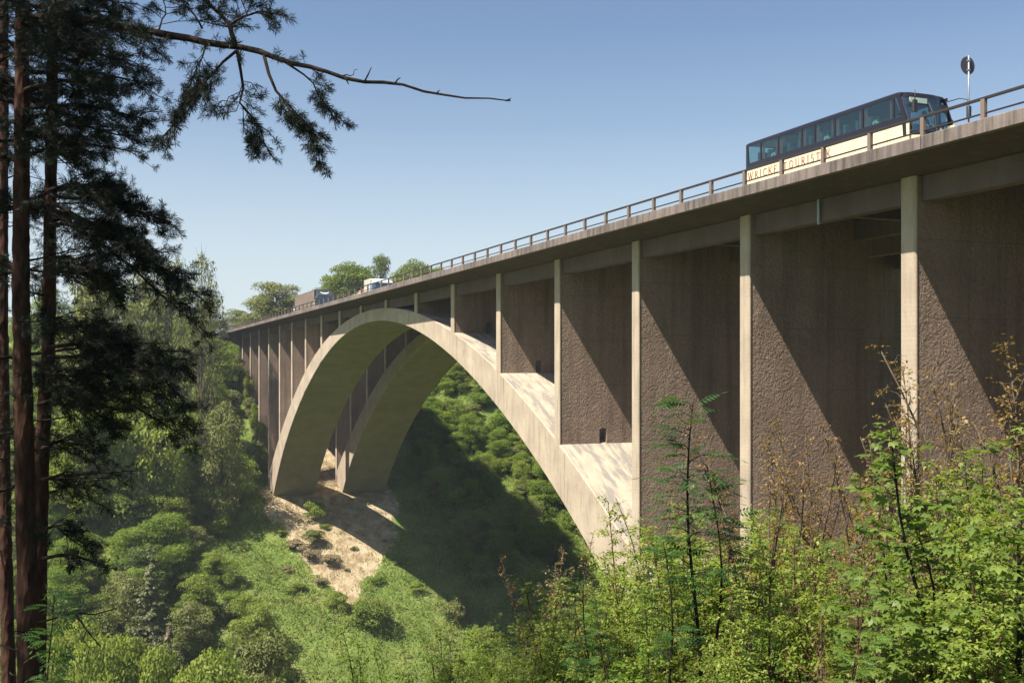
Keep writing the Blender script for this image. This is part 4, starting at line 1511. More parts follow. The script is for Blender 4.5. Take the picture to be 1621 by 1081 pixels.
# lower shrubs closing the gaps between the trees
nb = 0; tries = 0; bl = []
while nb < 210 and tries < 9000:
    tries += 1
    x = rs.uniform(55, 205); y = rs.uniform(-70, 60)
    if -23 < y < 4 and x > 98:
        continue
    if any((x - a) ** 2 + (y - b) ** 2 < 5 for a, b in bl):
        continue
    z = float(ground(x, y))
    px, py, Z = proj((x, y, z))
    if not (-60 < px < 1010 and py < 1250):
        continue
    s = rs.uniform(.6, 1.3)
    _, pt, _ = proj((x, y, z + 3 * s)); wp = 2 * s * FPX / Z; CURZ[0] = Z
    if blocked(px - wp, px + wp, pt, py, GRASS if y < -19 else None):
        continue
    kind = rs.choice(['mid', 'fresh', 'lime', 'olive'], p=[.28, .3, .24, .18])
    bl.append((x, y)); nb += 1
    o = plant('shrub', '', 'shrub', PB[kind][nb % 2], (x, y, z - .1), rs.uniform(0, 6.28), s, s * rs.uniform(.8, 1.3), 'shrubs of the undergrowth on the far valley side', ('stems', 'crown'))
    later.append((o, px, (py + pt) / 2, NAMES[kind], 'wide' if s > 1.05 else ('small' if s < .8 else 'middling'), 'shrub'))

# more scrub and small trees on the left part of the slope
nf = 0; tries = 0
while nf < 130 and tries < 9000:
    tries += 1
    x = rs.uniform(70, 200); y = rs.uniform(6, 56)
    z = float(ground(x, y)); px, py, Z = proj((x, y, z))
    if not (-20 < px < 425 and py < 1180) or any((x - a) ** 2 + (y - b) ** 2 < 3.2 for a, b in bl):
        continue
    tree = rs.random() < .5
    s = rs.uniform(.35, .7) if tree else rs.uniform(.8, 1.6)
    _, pt, _ = proj((x, y, z + (10 if tree else 3) * s)); wp = (4 if tree else 2) * s * FPX / Z; CURZ[0] = Z
    if blocked(px - wp, px + wp, pt, py):
        continue
    bl.append((x, y)); nf += 1
    kind = rs.choice(['fresh', 'lime', 'mid', 'olive'], p=[.25, .3, .25, .2])
    if tree:
        o = plant('broadleaf_tree', '', 'tree', PT[kind][nf % 2], (x, y, z - .2), rs.uniform(0, 6.28), s, s * rs.uniform(.9, 1.3), 'small trees of the slope left of the bridge')
    else:
        o = plant('shrub', '', 'shrub', PB[kind][nf % 2], (x, y, z - .1), rs.uniform(0, 6.28), s, s * rs.uniform(.8, 1.5), 'shrubs of the slope left of the bridge', ('stems', 'crown'))
    later.append((o, px, (py + pt) / 2, NAMES[kind], 'bushy', 'tree' if tree else 'shrub'))
# leafy scrub and small trees filling the hillside seen through the arch
nf = 0; tries = 0
while nf < 175 and tries < 6000:
    tries += 1
    x = rs.uniform(112, 215); y = rs.uniform(-82, -27)
    z = float(ground(x, y)); px, py, Z = proj((x, y, z))
    if not (610 < px < 960 and py < 940) or any((x - a) ** 2 + (y - b) ** 2 < 3.2 for a, b in bl):
        continue
    tree = rs.random() < .42
    s = rs.uniform(.30, .72) if tree else rs.uniform(.7, 1.5)
    _, pt, _ = proj((x, y, z + (10 if tree else 3) * s)); wp = (4 if tree else 2) * s * FPX / Z
    if blocked(px - wp, px + wp, pt, py, GRASS):
        continue
    bl.append((x, y)); nf += 1
    kind = rs.choice(['fresh', 'lime', 'mid', 'olive'], p=[.38, .27, .2, .15])
    if tree:
        o = plant('broadleaf_tree', '', 'tree', PT[kind][nf % 2], (x, y, z - .2), rs.uniform(0, 6.28), s, s * rs.uniform(.9, 1.3), 'small trees of the hillside behind the arch')
    else:
        o = plant('shrub', '', 'shrub', PB[kind][nf % 2], (x, y, z - .1), rs.uniform(0, 6.28), s, s * rs.uniform(.8, 1.5), 'shrubs of the hillside behind the arch', ('stems', 'crown'))
    later.append((o, px, (py + pt) / 2, NAMES[kind], 'leafy', 'tree' if tree else 'shrub'))
name_by_place()
# single shrubs on the bank and the grass
def place_bush(kind, px, py_base, wpx, hpx, label, i=0):
    p, Z = gpix(px, py_base)
    s = wpx * Z / FPX / 4.2
    sz = hpx * Z / FPX / 2.9
    return plant('shrub', label, 'shrub', PB[kind][i % 2], (p[0], p[1], p[2] - .15), random.uniform(0, 6), s, sz, None, ('stems', 'crown'))
place_bush('lime', 498, 826, 44, 40, 'round yellow green shrub on the bare earth in front of the arch foot')
place_bush('olive', 494, 862, 50, 28, 'low olive scrub on the earth bank below the round shrub', 1)
place_bush('scrub', 470, 872, 46, 22, 'dry brown scrub at the left edge of the earth bank')
place_bush('scrub', 520, 892, 44, 18, 'dry brown scrub in the middle of the earth bank', 1)
place_bush('lime', 532, 966, 44, 34, 'small yellow green shrub at the foot of the earth bank', 1)
place_bush('mid', 592, 992, 78, 48, 'broad green shrub with a dark shadow below the earth bank')
place_bush('lime', 438, 770, 24, 26, 'small bright shrub at the outer corner of the near arch foot')
place_bush('olive', 725, 985, 60, 52, 'thin olive shrub at the edge of the bridge shadow on the grass')
place_bush('mid', 420, 742, 24, 44, 'green shrub against the pier wall above the near arch foot', 1)
place_bush('fresh', 402, 690, 26, 60, 'fresh green shrub climbing beside the outer pier walls')
place_bush('mid', 392, 640, 24, 60, 'green shrub in front of the outermost pier walls below the deck', 1)
for i, (k, px, py, w_, h_, lab) in enumerate((
        ('lime', 408, 712, 34, 54, 'yellow green shrub beside the outer piers a little above the arch foot'),
        ('olive', 396, 672, 30, 50, 'olive shrub beside the outer piers halfway to the deck'),
        ('mid', 412, 752, 30, 40, 'mid green shrub left of the arch foot'),
        ('fresh', 384, 622, 30, 46, 'fresh green shrub beside the outer piers near the deck'),
        ('fresh', 372, 585, 30, 44, 'bright green shrub under the very end of the deck'),
        ('lime', 385, 770, 50, 50, 'yellow green shrub on the slope left of the arch foot'),
        ('mid', 360, 720, 50, 50, 'mid green shrub on the slope left of the outer piers'),
        ('olive', 365, 660, 46, 50, 'olive shrub on the slope left of the outer piers'))):
    place_bush(k, px, py, w_, h_, lab, i)
place_bush('scrub', 376, 600, 26, 44, 'brownish shrub beside the outermost pier wall')

for i, (k, px, py, w_, h_, lab) in enumerate((
        ('scrub', 455, 905, 26, 12, 'small dry scrub on the left rim of the earth bank near its middle'),
        ('scrub', 505, 925, 30, 14, 'small dry scrub at the lower left of the earth bank'),
        ('olive', 548, 905, 14, 8, 'tiny olive tuft on the pale streak of the earth bank'),
        ('mid', 470, 935, 34, 16, 'green tuft at the lower left rim of the earth bank'),
        ('fresh', 600, 925, 40, 16, 'fresh green tuft where the earth bank meets the grass'),
        ('olive', 632, 895, 26, 12, 'olive tuft at the right rim of the earth bank'),
        ('scrub', 610, 858, 14, 7, 'tiny dry tuft in the lit wedge between the arch shadows'),
        ('mid', 444, 848, 24, 16, 'green tuft at the left rim of the earth bank below the arch foot'),
        ('olive', 560, 870, 16, 8, 'tiny olive tuft just inside the arch shadow on the earth'),
        ('lime', 660, 935, 40, 16, 'yellow green tuft on the sunlit grass near the shadow line'),
        ('mid', 512, 838, 22, 12, 'low green tuft under the round yellow green shrub'),
        ('scrub', 490, 888, 40, 22, 'dark dry scrub in the middle of the earth bank'))):
    place_bush(k, px, py, w_, h_, lab, i)
# the grey spruce low on the left
sp = spruce(9, 15, 6.4, 12000, .30)
b = base(238, 138)
zt = (HOR - 858) * 138 / FPX
plant('spruce', 'grey green spruce with drooping tiers standing alone low in the left wood', 'tree', sp, b, .4, 1.35, (zt - b[2]) / 15)
sp2 = spruce(12, 9, 5.4, 3600, .34, 'larch')
b = base(268, 128)
zt = (HOR - 985) * 128 / FPX
plant('conifer', 'brownish twiggy conifer just below the grey green spruce', 'tree', sp2, b, 1.4, 1.4, (zt - b[2]) / 9)
# bright bush crowns at the lower left
for i, (px, py, Z, w, k, lab) in enumerate((
        (150, 1018, 104, 95, 'lime', 'yellow green tree crown at the bottom left of the spruce'),
        (205, 1008, 108, 95, 'lime', 'yellow green tree crown at the bottom right below the grey spruce'),
        (262, 1030, 106, 90, 'lime', 'yellow green tree crown at the bottom below the brownish conifer'),
        (95, 1005, 110, 90, 'lime', 'yellow green tree crown just right of the second pine trunk at the bottom'),
        (125, 985, 116, 90, 'lime', 'yellow green tree crown right behind the two pine trunks low in the valley'),
        (330, 1035, 100, 120, 'lime', 'small yellow green crown at the lower left edge of the valley grass'),
        (420, 1000, 112, 110, 'olive', 'olive green crown at the bottom of the valley left of the earth bank'),
        (352, 640, 168, 60, 'olive', 'pale olive tree on the slope between the second pine and the outer piers'),
        (250, 600, 165, 110, 'lime', 'drooping yellow green tree behind the arched pine bough'),
        (150, 620, 160, 120, 'lime', 'drooping yellow green tree right of the second pine trunk'))):
    place_tree(k, px, py, Z, w, lab, None, i)

# undergrowth and tall grass over the slopes: nobody could count it
def undergrowth(name, label, n, xr, yr, leaf, lm, keepsoil=True, hmax=1.3, cat=None, only=None):
    rg = np.random.default_rng(len(name) * 13)
    x = rg.uniform(*xr, n); y = rg.uniform(*yr, n)
    soil = inpoly(x, y, SOIL) | inpoly(x, y, SOIL_BAND) | ((y < 2) & (y > -20.5) & ((x > 138) | (x < 26)))
    ok = ~soil | (rg.random(n) < .04)
    P0 = np.stack([x, y, ground(x, y)], -1)
    px, py, Z = proj(P0)
    ok &= (px > -80) & (px < 1700) & (py < 1300)
    clump = np.sin(x * .9 + np.sin(y * .7) * 2) * np.sin(y * .8 + np.sin(x * .6) * 2) * .5 + .5
    ok &= rg.random(n) < .25 + .75 * clump
    P = P0[ok]; c = clump[ok]
    m = len(P)
    P[:, 2] += rg.uniform(0, 1, m) * hmax * (.2 + .8 * c)
    V = leaf_quads(P, np.tile([0, 0, 1.], (m, 1)), leaf, rg, .6)
    o = link(name, quads_mesh(name, V, np.clip(rg.random(m) * .6 + c * .4, 0, 1), [LM[lm]]))
    tag(o, label, cat or 'undergrowth', None, 'stuff')
    return o
undergrowth('undergrowth', 'leafy green undergrowth covering the valley sides between the trees', 230000, (50, 205), (-85, 60), .27, 'fresh')
undergrowth('ground_cover', 'coarse olive and yellow grass tufts scattered over the valley side', 110000, (50, 200), (-80, 60), .26, 'olive', hmax=.5)
def tall_grass(n):
    rg = np.random.default_rng(17)
    x = rg.uniform(60, 160, n); y = rg.uniform(-60, 45, n)
    soil = inpoly(x, y, SOIL) | ((y < 2) & (y > -20.5) & (x > 138))
    P = np.stack([x, y, ground(x, y)], -1)
    px, py, Z = proj(P)
    cl = np.sin(x * 1.3 + 2 * np.sin(y * .9)) * np.sin(y * 1.1 + 2 * np.sin(x * .8)) * .5 + .5
    ok = (~soil | (rg.random(n) < .10)) & (px > 250) & (px < 1000) & (py < 1120) & (rg.random(n) < .2 + .8 * cl)
    P = P[ok]; c = cl[ok]; m = len(P)
    h = rg.uniform(.25, .8, m) * (.4 + c); a = rg.uniform(0, 6.28, m); w = rg.uniform(.04, .09, m)
    d = np.stack([np.cos(a), np.sin(a), np.zeros(m)], -1); s = np.stack([-np.sin(a), np.cos(a), np.zeros(m)], -1)
    up = np.array([0, 0, 1.])
    V = np.stack([P - s * w[:, None], P + s * w[:, None], P + d * (h * .3)[:, None] + up * (h * .7)[:, None] + s * w[:, None] * .5, P + d * (h * .6)[:, None] + up * h[:, None]], 1)
    o = link('tall_grass', quads_mesh('tall_grass', V, np.clip(rg.random(m) * .5 + .5 * c, 0, 1), [LM['grass']]))
    tag(o, 'long rough grass on the open valley slope below the arch', 'grass', None, 'stuff')
tall_grass(160000)
rg = np.random.default_rng(3)
# loose stones on the earth bank
n = 700
xs_ = rg.uniform(100, 160, n); ys_ = rg.uniform(-24, 6, n)
ok = inpoly(xs_, ys_, SOIL)
mb = MB()
for x, y in zip(xs_[ok], ys_[ok]):
    r = rg.uniform(.06, .22); z = float(ground(x, y))
    c = [(x + r * rg.uniform(.6, 1.2) * math.cos(a), y + r * rg.uniform(.6, 1.2) * math.sin(a), z - .02) for a in (0, 1.5, 3.1, 4.6)]
    mb.add(c + [(x, y, z + r * rg.uniform(.5, .9))], [(0, 1, 4), (1, 2, 4), (2, 3, 4), (3, 0, 4)])
M['stone'] = simple('pale_rubble', (0.42, 0.36, 0.28), 0.9)
o = put('rubble', mb, M['stone']); tag(o, 'pale loose stones strewn over the bare earth bank', 'stones', None, 'stuff')

# ------------------------------------------------------------------ foreground saplings
def pinnate(L=.24, pairs=6, ll=.062, lw=.020):
    """one compound rowan leaf along +x, drooping; quads (n,4,3)"""
    out = []
    def rach(t):
        return np.array([L * t * (1 - .12 * t), 0, .03 * t - .30 * L * t * t])
    for i in range(pairs):
        t = .25 + .7 * i / pairs
        p = rach(t); sc = math.sin(math.pi * (.28 + .62 * i / pairs))
        for s in (-1, 1):
            d = np.array([.38, s * .9, -.22]); d /= np.linalg.norm(d)
            l = ll * sc
            n = np.array([.2, 0, 1.]); w = np.cross(n, d); w /= np.linalg.norm(w)
            out.append([p, p + d * l * .5 + w * lw * .5 * sc - [0, 0, .003], p + d * l - [0, 0, .008], p + d * l * .5 - w * lw * .5 * sc - [0, 0, .003]])
    p = rach(.97); d = np.array([.9, 0, -.45])
    out.append([p, p + d * ll * .45 + [0, lw * .5, 0], p + d * ll, p + d * ll * .45 - [0, lw * .5, 0]])
    a, b = rach(0), rach(1)
    m_ = rach(.5)
    out.append([a + [0, .0015, 0], a - [0, .0015, 0], m_ - [0, .0015, 0], m_ + [0, .0015, 0]])
    out.append([m_ + [0, .0015, 0], m_ - [0, .0015, 0], b - [0, .001, 0], b + [0, .001, 0]])
    return np.array(out, float)

def lobed(r=.055):
    """five-lobed leaf on a short stalk: five folded quads sharing the base, along +x"""
    out = []
    o = np.array([.03, 0, -.008])
    for a, l, w in ((0, 1., .40), (48, .86, .36), (-48, .86, .36), (100, .55, .34), (-100, .55, .34)):
        q = math.radians(a)
        d = np.array([math.cos(q), math.sin(q), -.32]); n = np.array([-math.sin(q), math.cos(q), 0])
        tip = o + d * r * l
        out.append([o, o + d * r * l * .5 + n * r * w * .6 + [0, 0, .006], tip, o + d * r * l * .5 - n * r * w * .6 + [0, 0, .006]])
    out.append([[0, .001, 0], [0, -.001, 0], [.03, -.001, -.008], [.03, .001, -.008]])
    return np.array(out, float)

def oval(l=.06, w=.034):
    a = np.array([[[0, 0, 0], [l * .45, w / 2, .006], [l, 0, -.012], [l * .45, -w / 2, .006]]], float)
    return a + np.array([.012, 0, -.003])

def bake(proto, P, D, roll, sc):
    """put copies of proto (n,4,3) at points P with +x along D"""
    D = unit(D)
    up = np.tile([0, 0, 1.], (len(P), 1)) + roll
    yv = unit(np.cross(up, D)); zv = np.cross(D, yv)
    R = np.stack([D, yv, zv], -1)                       # columns
    q = proto.reshape(-1, 3)
    V = np.einsum('nij,kj->nki', R, q) * sc[:, None, None] + P[:, None, :]
    return V.reshape(-1, 4, 3)

def sapling(seed, h, kind, lm, bk, spread=.5, nstem=1, ntw=16, density=1.0, low=.25, lsc=1.0, tw_len=.45, up=.7, bare=.0):
    rng = np.random.default_rng(seed)
    random.seed(seed)
    proto = {'pinnate': pinnate(), 'lobed': lobed(), 'oval': oval()}[kind]
    mb = MB(); P, D = [], []
    for st in range(nstem):
        az = rng.uniform(0, 6.28); ln = rng.uniform(.03, .10) * (1 if nstem == 1 else 2.6)
        hs = h * (1 if st == 0 else rng.uniform(.6, .95))
        k = rng.normal(size=2) * .02
        def stem(t):
            return np.array([math.cos(az) * ln * hs * t ** 1.4 + math.sin(t * 7) * k[0] * h, math.sin(az) * ln * hs * t ** 1.4 + math.sin(t * 6) * k[1] * h, hs * t])
        r0 = .0055 * h + .004
        ts = np.linspace(0, 1, 10)
        mb.tube([(stem(0) - [0, 0, .3])] + [stem(t) for t in ts], [r0 * 1.2] + [r0 * (1 - .85 * t) + .0015 for t in ts], 5)
        nt_ = int(ntw * (1 if st == 0 else .7))
        for i in range(nt_):
            t = low + (1 - low) * (i + rng.random()) / nt_
            a = rng.uniform(0, 6.28)
            L = tw_len * spread * 2 * h * .34 * (1.05 - t) ** .7 * rng.uniform(.6, 1.2) + .10
            d = np.array([math.cos(a), math.sin(a), up * rng.uniform(.4, 1.2)]); d /= np.linalg.norm(d)
            p0 = stem(t)
            pts = [p0 + d * L * q + np.array([0, 0, -.18 * L * q * q + .05 * L * math.sin(q * 3)]) + rng.normal(size=3) * .012 * (q > 0) for q in (0, .35, .7, 1.0)]
            mb.tube(pts, [r0 * .30 * (1.2 - t) + .0022, .0032, .0022, .0012], 4, cap=False)
            if rng.random() < bare:
                continue
            if kind == 'pinnate':
                for q in np.linspace(.35, 1, max(2, int(L / .085 * density))):
                    j = min(2, int(q / .34)); pp = pts[j] + (pts[j + 1] - pts[j]) * ((q - (0, .35, .7)[j]) / (.35, .35, .3)[j])
                    aa = a + rng.uniform(-1.4, 1.4)
                    P.append(pp); D.append([math.cos(aa), math.sin(aa), rng.uniform(-.1, .5)])
            else:
                nl = int(L / (.028 if kind == 'oval' else .05) * density) + 3
                for _ in range(nl):
                    q = rng.uniform(.12, 1) ** .8
                    j = min(2, int(q / .34)); pp = pts[j] + (pts[j + 1] - pts[j]) * ((q - (0, .35, .7)[j]) / (.35, .35, .3)[j])
                    off = rng.normal(size=3) * (.028 if kind == 'oval' else .05)
                    aa = rng.uniform(0, 6.28)
                    P.append(pp + off); D.append([math.cos(aa), math.sin(aa), rng.uniform(-.9, .3)])
        # leaves round the tip
        for _ in range(6 if kind == 'pinnate' else 10):
            aa = rng.uniform(0, 6.28); t = rng.uniform(.86, 1)
            P.append(stem(t)); D.append([math.cos(aa), math.sin(aa), rng.uniform(.1, .9)])
    P = np.array(P); D = np.array(D, float); n = len(P)
    V = bake(proto, P, D, rng.normal(size=(n, 3)) * .25, rng.uniform(.5, 1.3, n) * lsc)
    tone = np.repeat(np.clip(rng.normal(.5, .22, n), 0, 1), len(proto))
    tone = np.clip(tone + rng.normal(size=len(tone)) * .06, 0, 1)
    stem_me = mb.mesh('stem', [BK[bk]], True)
    return stem_me, quads_mesh('foliage', V, tone, [LM[lm]])

LM['rowan'] = leaf_mat('rowan_leaf', [(0, (.022, .060, .016)), (.5, (.045, .105, .024)), (1, (.085, .155, .035))], .38, .45)
LM['rowan_lt'] = leaf_mat('bright_rowan_leaf', [(0, (.07, .145, .03)), (.5, (.125, .225, .045)), (1, (.21, .31, .075))], .48, .45)
LM['birch'] = leaf_mat('young_birch_leaf', [(0, (.12, .175, .033)), (.5, (.23, .295, .058)), (1, (.38, .42, .13))], .52, .45)
LM['sycamore'] = leaf_mat('broad_green_leaf', [(0, (.07, .12, .026)), (.5, (.15, .215, .046)), (1, (.28, .34, .09))], .5, .4)
LM['dry'] = leaf_mat('dry_yellow_leaf', [(0, (.16, .13, .05)), (.5, (.25, .21, .09)), (1, (.36, .31, .15))], .35, .6)

SP = {
 'rowan': [sapling(101 + i, 3.0, 'pinnate', 'rowan', 'dark', .30, 1, 36, 2.0, .52, lsc=1.1, tw_len=.32) for i in range(2)],
 'rowan_lt': [sapling(111 + i, 3.0, 'pinnate', 'rowan_lt', 'red', .42, 2, 18, 1.3, .3, tw_len=.4) for i in range(3)],
 'birch': [sapling(121 + i, 3.0, 'oval', 'birch', 'red', .66, 4, 36, 2.3, .06, tw_len=.58) for i in range(3)],
 'green': [sapling(131 + i, 3.0, 'oval', 'fresh', 'dark', .62, 3, 28, 1.8, .1, lsc=1.25, tw_len=.55) for i in range(2)],
 'brown': [sapling(141 + i, 3.0, 'oval', 'brown', 'grey', .42, 4, 40, 1.1, .12, lsc=.62, tw_len=.36, up=1.8, bare=.1) for i in range(3)],
 'dry': [sapling(151 + i, 3.0, 'oval', 'dry', 'grey', .5, 4, 22, .9, .15, lsc=.8, tw_len=.45, up=1.1, bare=.25) for i in range(2)],
 'syc': [sapling(161 + i, 3.0, 'lobed', 'sycamore', 'dark', .75, 3, 24, 1.7, .15, lsc=1.25, tw_len=.62) for i in range(2)],
}
SPL = {'rowan': ('dark green rowan sapling', 'rowan_sapling'), 'rowan_lt': ('bright green rowan sapling', 'rowan_sapling'), 'birch': ('yellow green birch sapling', 'birch_sapling'),
       'green': ('fresh green bushy sapling', 'leafy_sapling'), 'brown': ('bronze leaved sapling', 'bronze_sapling'), 'dry': ('dry thin leaved bush', 'dry_bush'), 'syc': ('broad leaved green sycamore bush', 'sycamore_bush')}
def sap(kind, px, py_top, Z, label, i=0, ws=1.0, group=None):
    b = base(px, Z)
    zt = (HOR - py_top) * Z / FPX
    h = max(.5, zt - b[2])
    s = h / 3.0
    return plant(SPL[kind][1], label, 'bush' if kind in ('dry', 'syc') else 'sapling', SP[kind][i % len(SP[kind])], b, random.uniform(0, 6.28), ws * min(s, 1.5), s, group, ('stem', 'foliage'))

singles = [
 ('brown', 1190, 740, 14.5, 'low bronze sapling at the foot of the bright pier strip', 2, 1.2),
 ('brown', 1275, 745, 14.0, 'low bronze sapling left of the middle of the bronze group', 0, 1.3),
 ('brown', 1315, 690, 18.0, 'slim bronze sapling at the right of the bronze group', 1, 1.1),
 ('brown', 1410, 700, 15.5, 'bronze sapling just left of the nearest pier strip', 0, 1.0),
 ('birch', 1120, 845, 13.0, 'yellow green birch right behind the dark rowan pair', 2, 1.4),
 ('birch', 1080, 840, 17.0, 'yellow green birch behind the tallest rowan', 0, 1.5),
 ('birch', 1160, 815, 18.0, 'yellow green birch before the bright pier strip', 1, 1.5),
 ('birch', 1030, 840, 20.0, 'yellow green birch covering the foot of the arch', 2, 1.5),
 ('rowan', 1100, 636, 11.0, 'tall dark rowan sapling standing against the pier wall, tallest of the saplings', 0, 1.0),
 ('rowan', 1140, 735, 11.6, 'dark rowan sapling just right of the tallest rowan', 1, 1.0),
 ('rowan_lt', 1345, 752, 10.5, 'bright rowan sapling in front of the thick pier strip left of the sycamore', 0, 1.0),
 ('rowan_lt', 1212, 800, 12.0, 'bright rowan sapling between the tallest rowan and the bronze leaved ones', 1, .9),
 ('rowan', 945, 905, 12.0, 'dark rowan sapling in front of the foot of the arch', 1, 1.0),
 ('rowan', 1065, 860, 10.5, 'dark low rowan left of the two thin black stems', 0, 1.1),
 ('rowan_lt', 1330, 905, 8.0, 'bright low rowan at the bottom edge in front of the dry bushes', 2, .9),
 ('birch', 992, 790, 17.0, 'slender birch with a reddish stem in front of the arch near its foot', 0, .8),
 ('birch', 1050, 800, 15.0, 'yellow green birch between the arch foot and the tallest rowan', 1, 1.1),
 ('birch', 900, 930, 16.0, 'yellow green birch left of the slender reddish birch', 2, 1.3),
 ('birch', 1170, 830, 14.0, 'yellow green birch just behind the dark rowan pair', 0, 1.2),
 ('brown', 1208, 672, 16.0, 'bronze sapling just right of the bright pier strip behind the rowans', 0, 1.0),
 ('brown', 1258, 664, 16.5, 'tallest bronze sapling in the group before the middle pier wall', 1, 1.0),
 ('brown', 1375, 676, 17.0, 'bronze sapling standing before the black gap between the walls', 2, 1.0),
 ('brown', 1300, 720, 16.5, 'bronze sapling in the middle of the bronze group', 0, 1.1),
 ('brown', 1452, 580, 15.0, 'bronze sapling on the right edge of the nearest pier strip', 1, .9),
 ('brown', 1583, 555, 14.0, 'tall bronze sapling near the right edge of the view', 2, 1.3),
 ('brown', 1520, 620, 15.0, 'bronze sapling between the nearest pier strip and the right edge', 0, 1.2),
 ('brown', 1630, 540, 13.0, 'bronze sapling cut by the right edge of the view', 1, 1.2),
 ('brown', 862, 868, 19.0, 'low bronze sapling left of the foot of the arch', 1, 1.2),
 ('brown', 905, 860, 20.0, 'low bronze sapling in the shade just left of the arch edge', 2, 1.2),
 ('brown', 1480, 600, 16.0, 'bronze sapling just right of the nearest pier strip', 2, 1.1),
 ('brown', 1550, 590, 16.5, 'bronze sapling behind the sycamore bush', 0, 1.2),
 ('brown', 1232, 700, 15.0, 'bronze sapling in front of the tallest bronze one', 1, 1.2),
 ('brown', 1335, 700, 17.5, 'bronze sapling right of the middle of the bronze group', 0, 1.2),
 ('dry', 1420, 690, 13.5, 'dry bush in front of the nearest pier strip', 0, 1.0),
 ('dry', 1480, 660, 14.0, 'dry bush right of the nearest pier strip', 1, 1.0),
 ('dry', 1030, 770, 19.0, 'pale thin bush before the pier wall right of the arch foot', 0, 1.0),
 ('dry', 1090, 760, 19.0, 'pale thin bush behind the tallest rowan', 1, 1.0),
 ('syc', 1500, 672, 9.0, 'large sycamore bush with dark twigs filling the lower right', 0, 1.25),
 ('syc', 1590, 650, 8.0, 'sycamore bush at the right edge in front of the bronze saplings', 1, 1.2),
 ('birch', 1560, 850, 7.5, 'yellow green birch in the lower right corner', 0, 1.1),
 ('rowan', 60, 945, 7.0, 'rowan shoot with feathery leaves in front of the pine trunks', 0, .8),
 ('rowan_lt', 25, 985, 7.2, 'rowan shoot at the lower left corner', 1, .7),
 ('green', 572, 985, 30.0, 'small dark stemmed tree at the bottom of the view below the earth bank', 0, .8),
 ('green', 620, 1020, 28.0, 'small leafy sapling right of the dark stemmed one at the bottom', 1, .8),
 ('green', 700, 985, 26.0, 'leafy sapling at the bottom left of the foreground thicket', 0, .9),
 ('green', 770, 1000, 24.0, 'leafy sapling at the left end of the foreground thicket', 1, 1.0),
 ('rowan_lt', 510, 1040, 22.0, 'rowan tip showing at the bottom left of the thicket', 1, .9),
 ('dry', 700, 960, 34.0, 'pale bare sapling on the edge of the bridge shadow', 0, .8),
]
for k, px, py, Z, lab, i, ws in singles:
    sap(k, px, py, Z, lab, i, ws, 'young trees in the foreground thicket')

# the rest of the thicket, row by row, each plant placed where it stands
def top_line(px):
    return np.interp(px, [480, 560, 640, 720, 800, 860, 940, 1000, 1100, 1200, 1300, 1400, 1500, 1621], [1075, 1050, 1035, 1010, 985, 925, 885, 835, 820, 825, 800, 760, 740, 720])
rt = np.random.default_rng(21)
thick = []
cnt = {}
tries = 0
FLM = [('tallest rowan', 1100), ('bright sycamore side rowan', 1345), ('slender reddish birch', 992), ('large sycamore bush', 1520), ('arch edge', 880), ('black wall gap', 1395), ('thicket end', 700), ('bronze group', 1250)]
fgl = []
while len(thick) < 225 and tries < 6000:
    tries += 1
    Z = rt.uniform(8.5, 24) if rt.random() < .8 else rt.uniform(24, 38)
    px = rt.uniform(560, 1680)
    if px < 800 and Z < 17:
        continue
    b = base(px, Z)
    if any((b[0] - q[0]) ** 2 + (b[1] - q[1]) ** 2 < .45 ** 2 for q in thick):
        continue
    tl_ = float(top_line(px)) + rt.uniform(-10, 150) * (1 if Z > 11 else 1.25) + (70 if Z < 11 else 0)
    zt = (HOR - tl_) * Z / FPX
    h = zt - b[2]
    if h < .5 or h > 5.2:
        continue
    if px < 850:
        kind = rt.choice(['green', 'birch', 'rowan_lt', 'dry'], p=[.45, .3, .15, .1])
    elif px < 1180:
        kind = rt.choice(['birch', 'green', 'rowan_lt', 'rowan', 'dry'], p=[.56, .16, .2, .04, .04])
    elif px < 1440:
        kind = rt.choice(['birch', 'green', 'rowan_lt', 'brown', 'dry'], p=[.42, .10, .2, .10, .18])
    else:
        kind = rt.choice(['syc', 'green', 'birch', 'brown', 'dry'], p=[.12, .12, .34, .14, .28])
    thick.append(b)
    o = sap(kind, px, tl_, Z, '', len(thick), rt.uniform(.9, 1.25), 'young trees in the foreground thicket')
    fgl.append((o, px, Z, SPL[kind][0]))
g = {}
for o, px, Z, nm in fgl:
    lm_, lp = min(FLM, key=lambda q: abs(q[1] - px))
    side = 'in front of' if Z < 13 else ('behind' if Z > 19 else ('left of' if px < lp else 'right of'))
    if nm.startswith('broad'):
        nm = 'green sycamore bush'
    g.setdefault((nm, side, lm_), []).append((abs(px - lp) if 'of' == side[-2:] else Z, o))
for (nm, side, lm_), L_ in g.items():
    for i, (_, o) in enumerate(sorted(L_, key=lambda q: q[0])):
        o['label'] = f'{nm} {side} the {lm_}' + (f', {ORD[min(i, 14)]}' if len(L_) > 1 else '')
print('thicket', len(thick), tries)

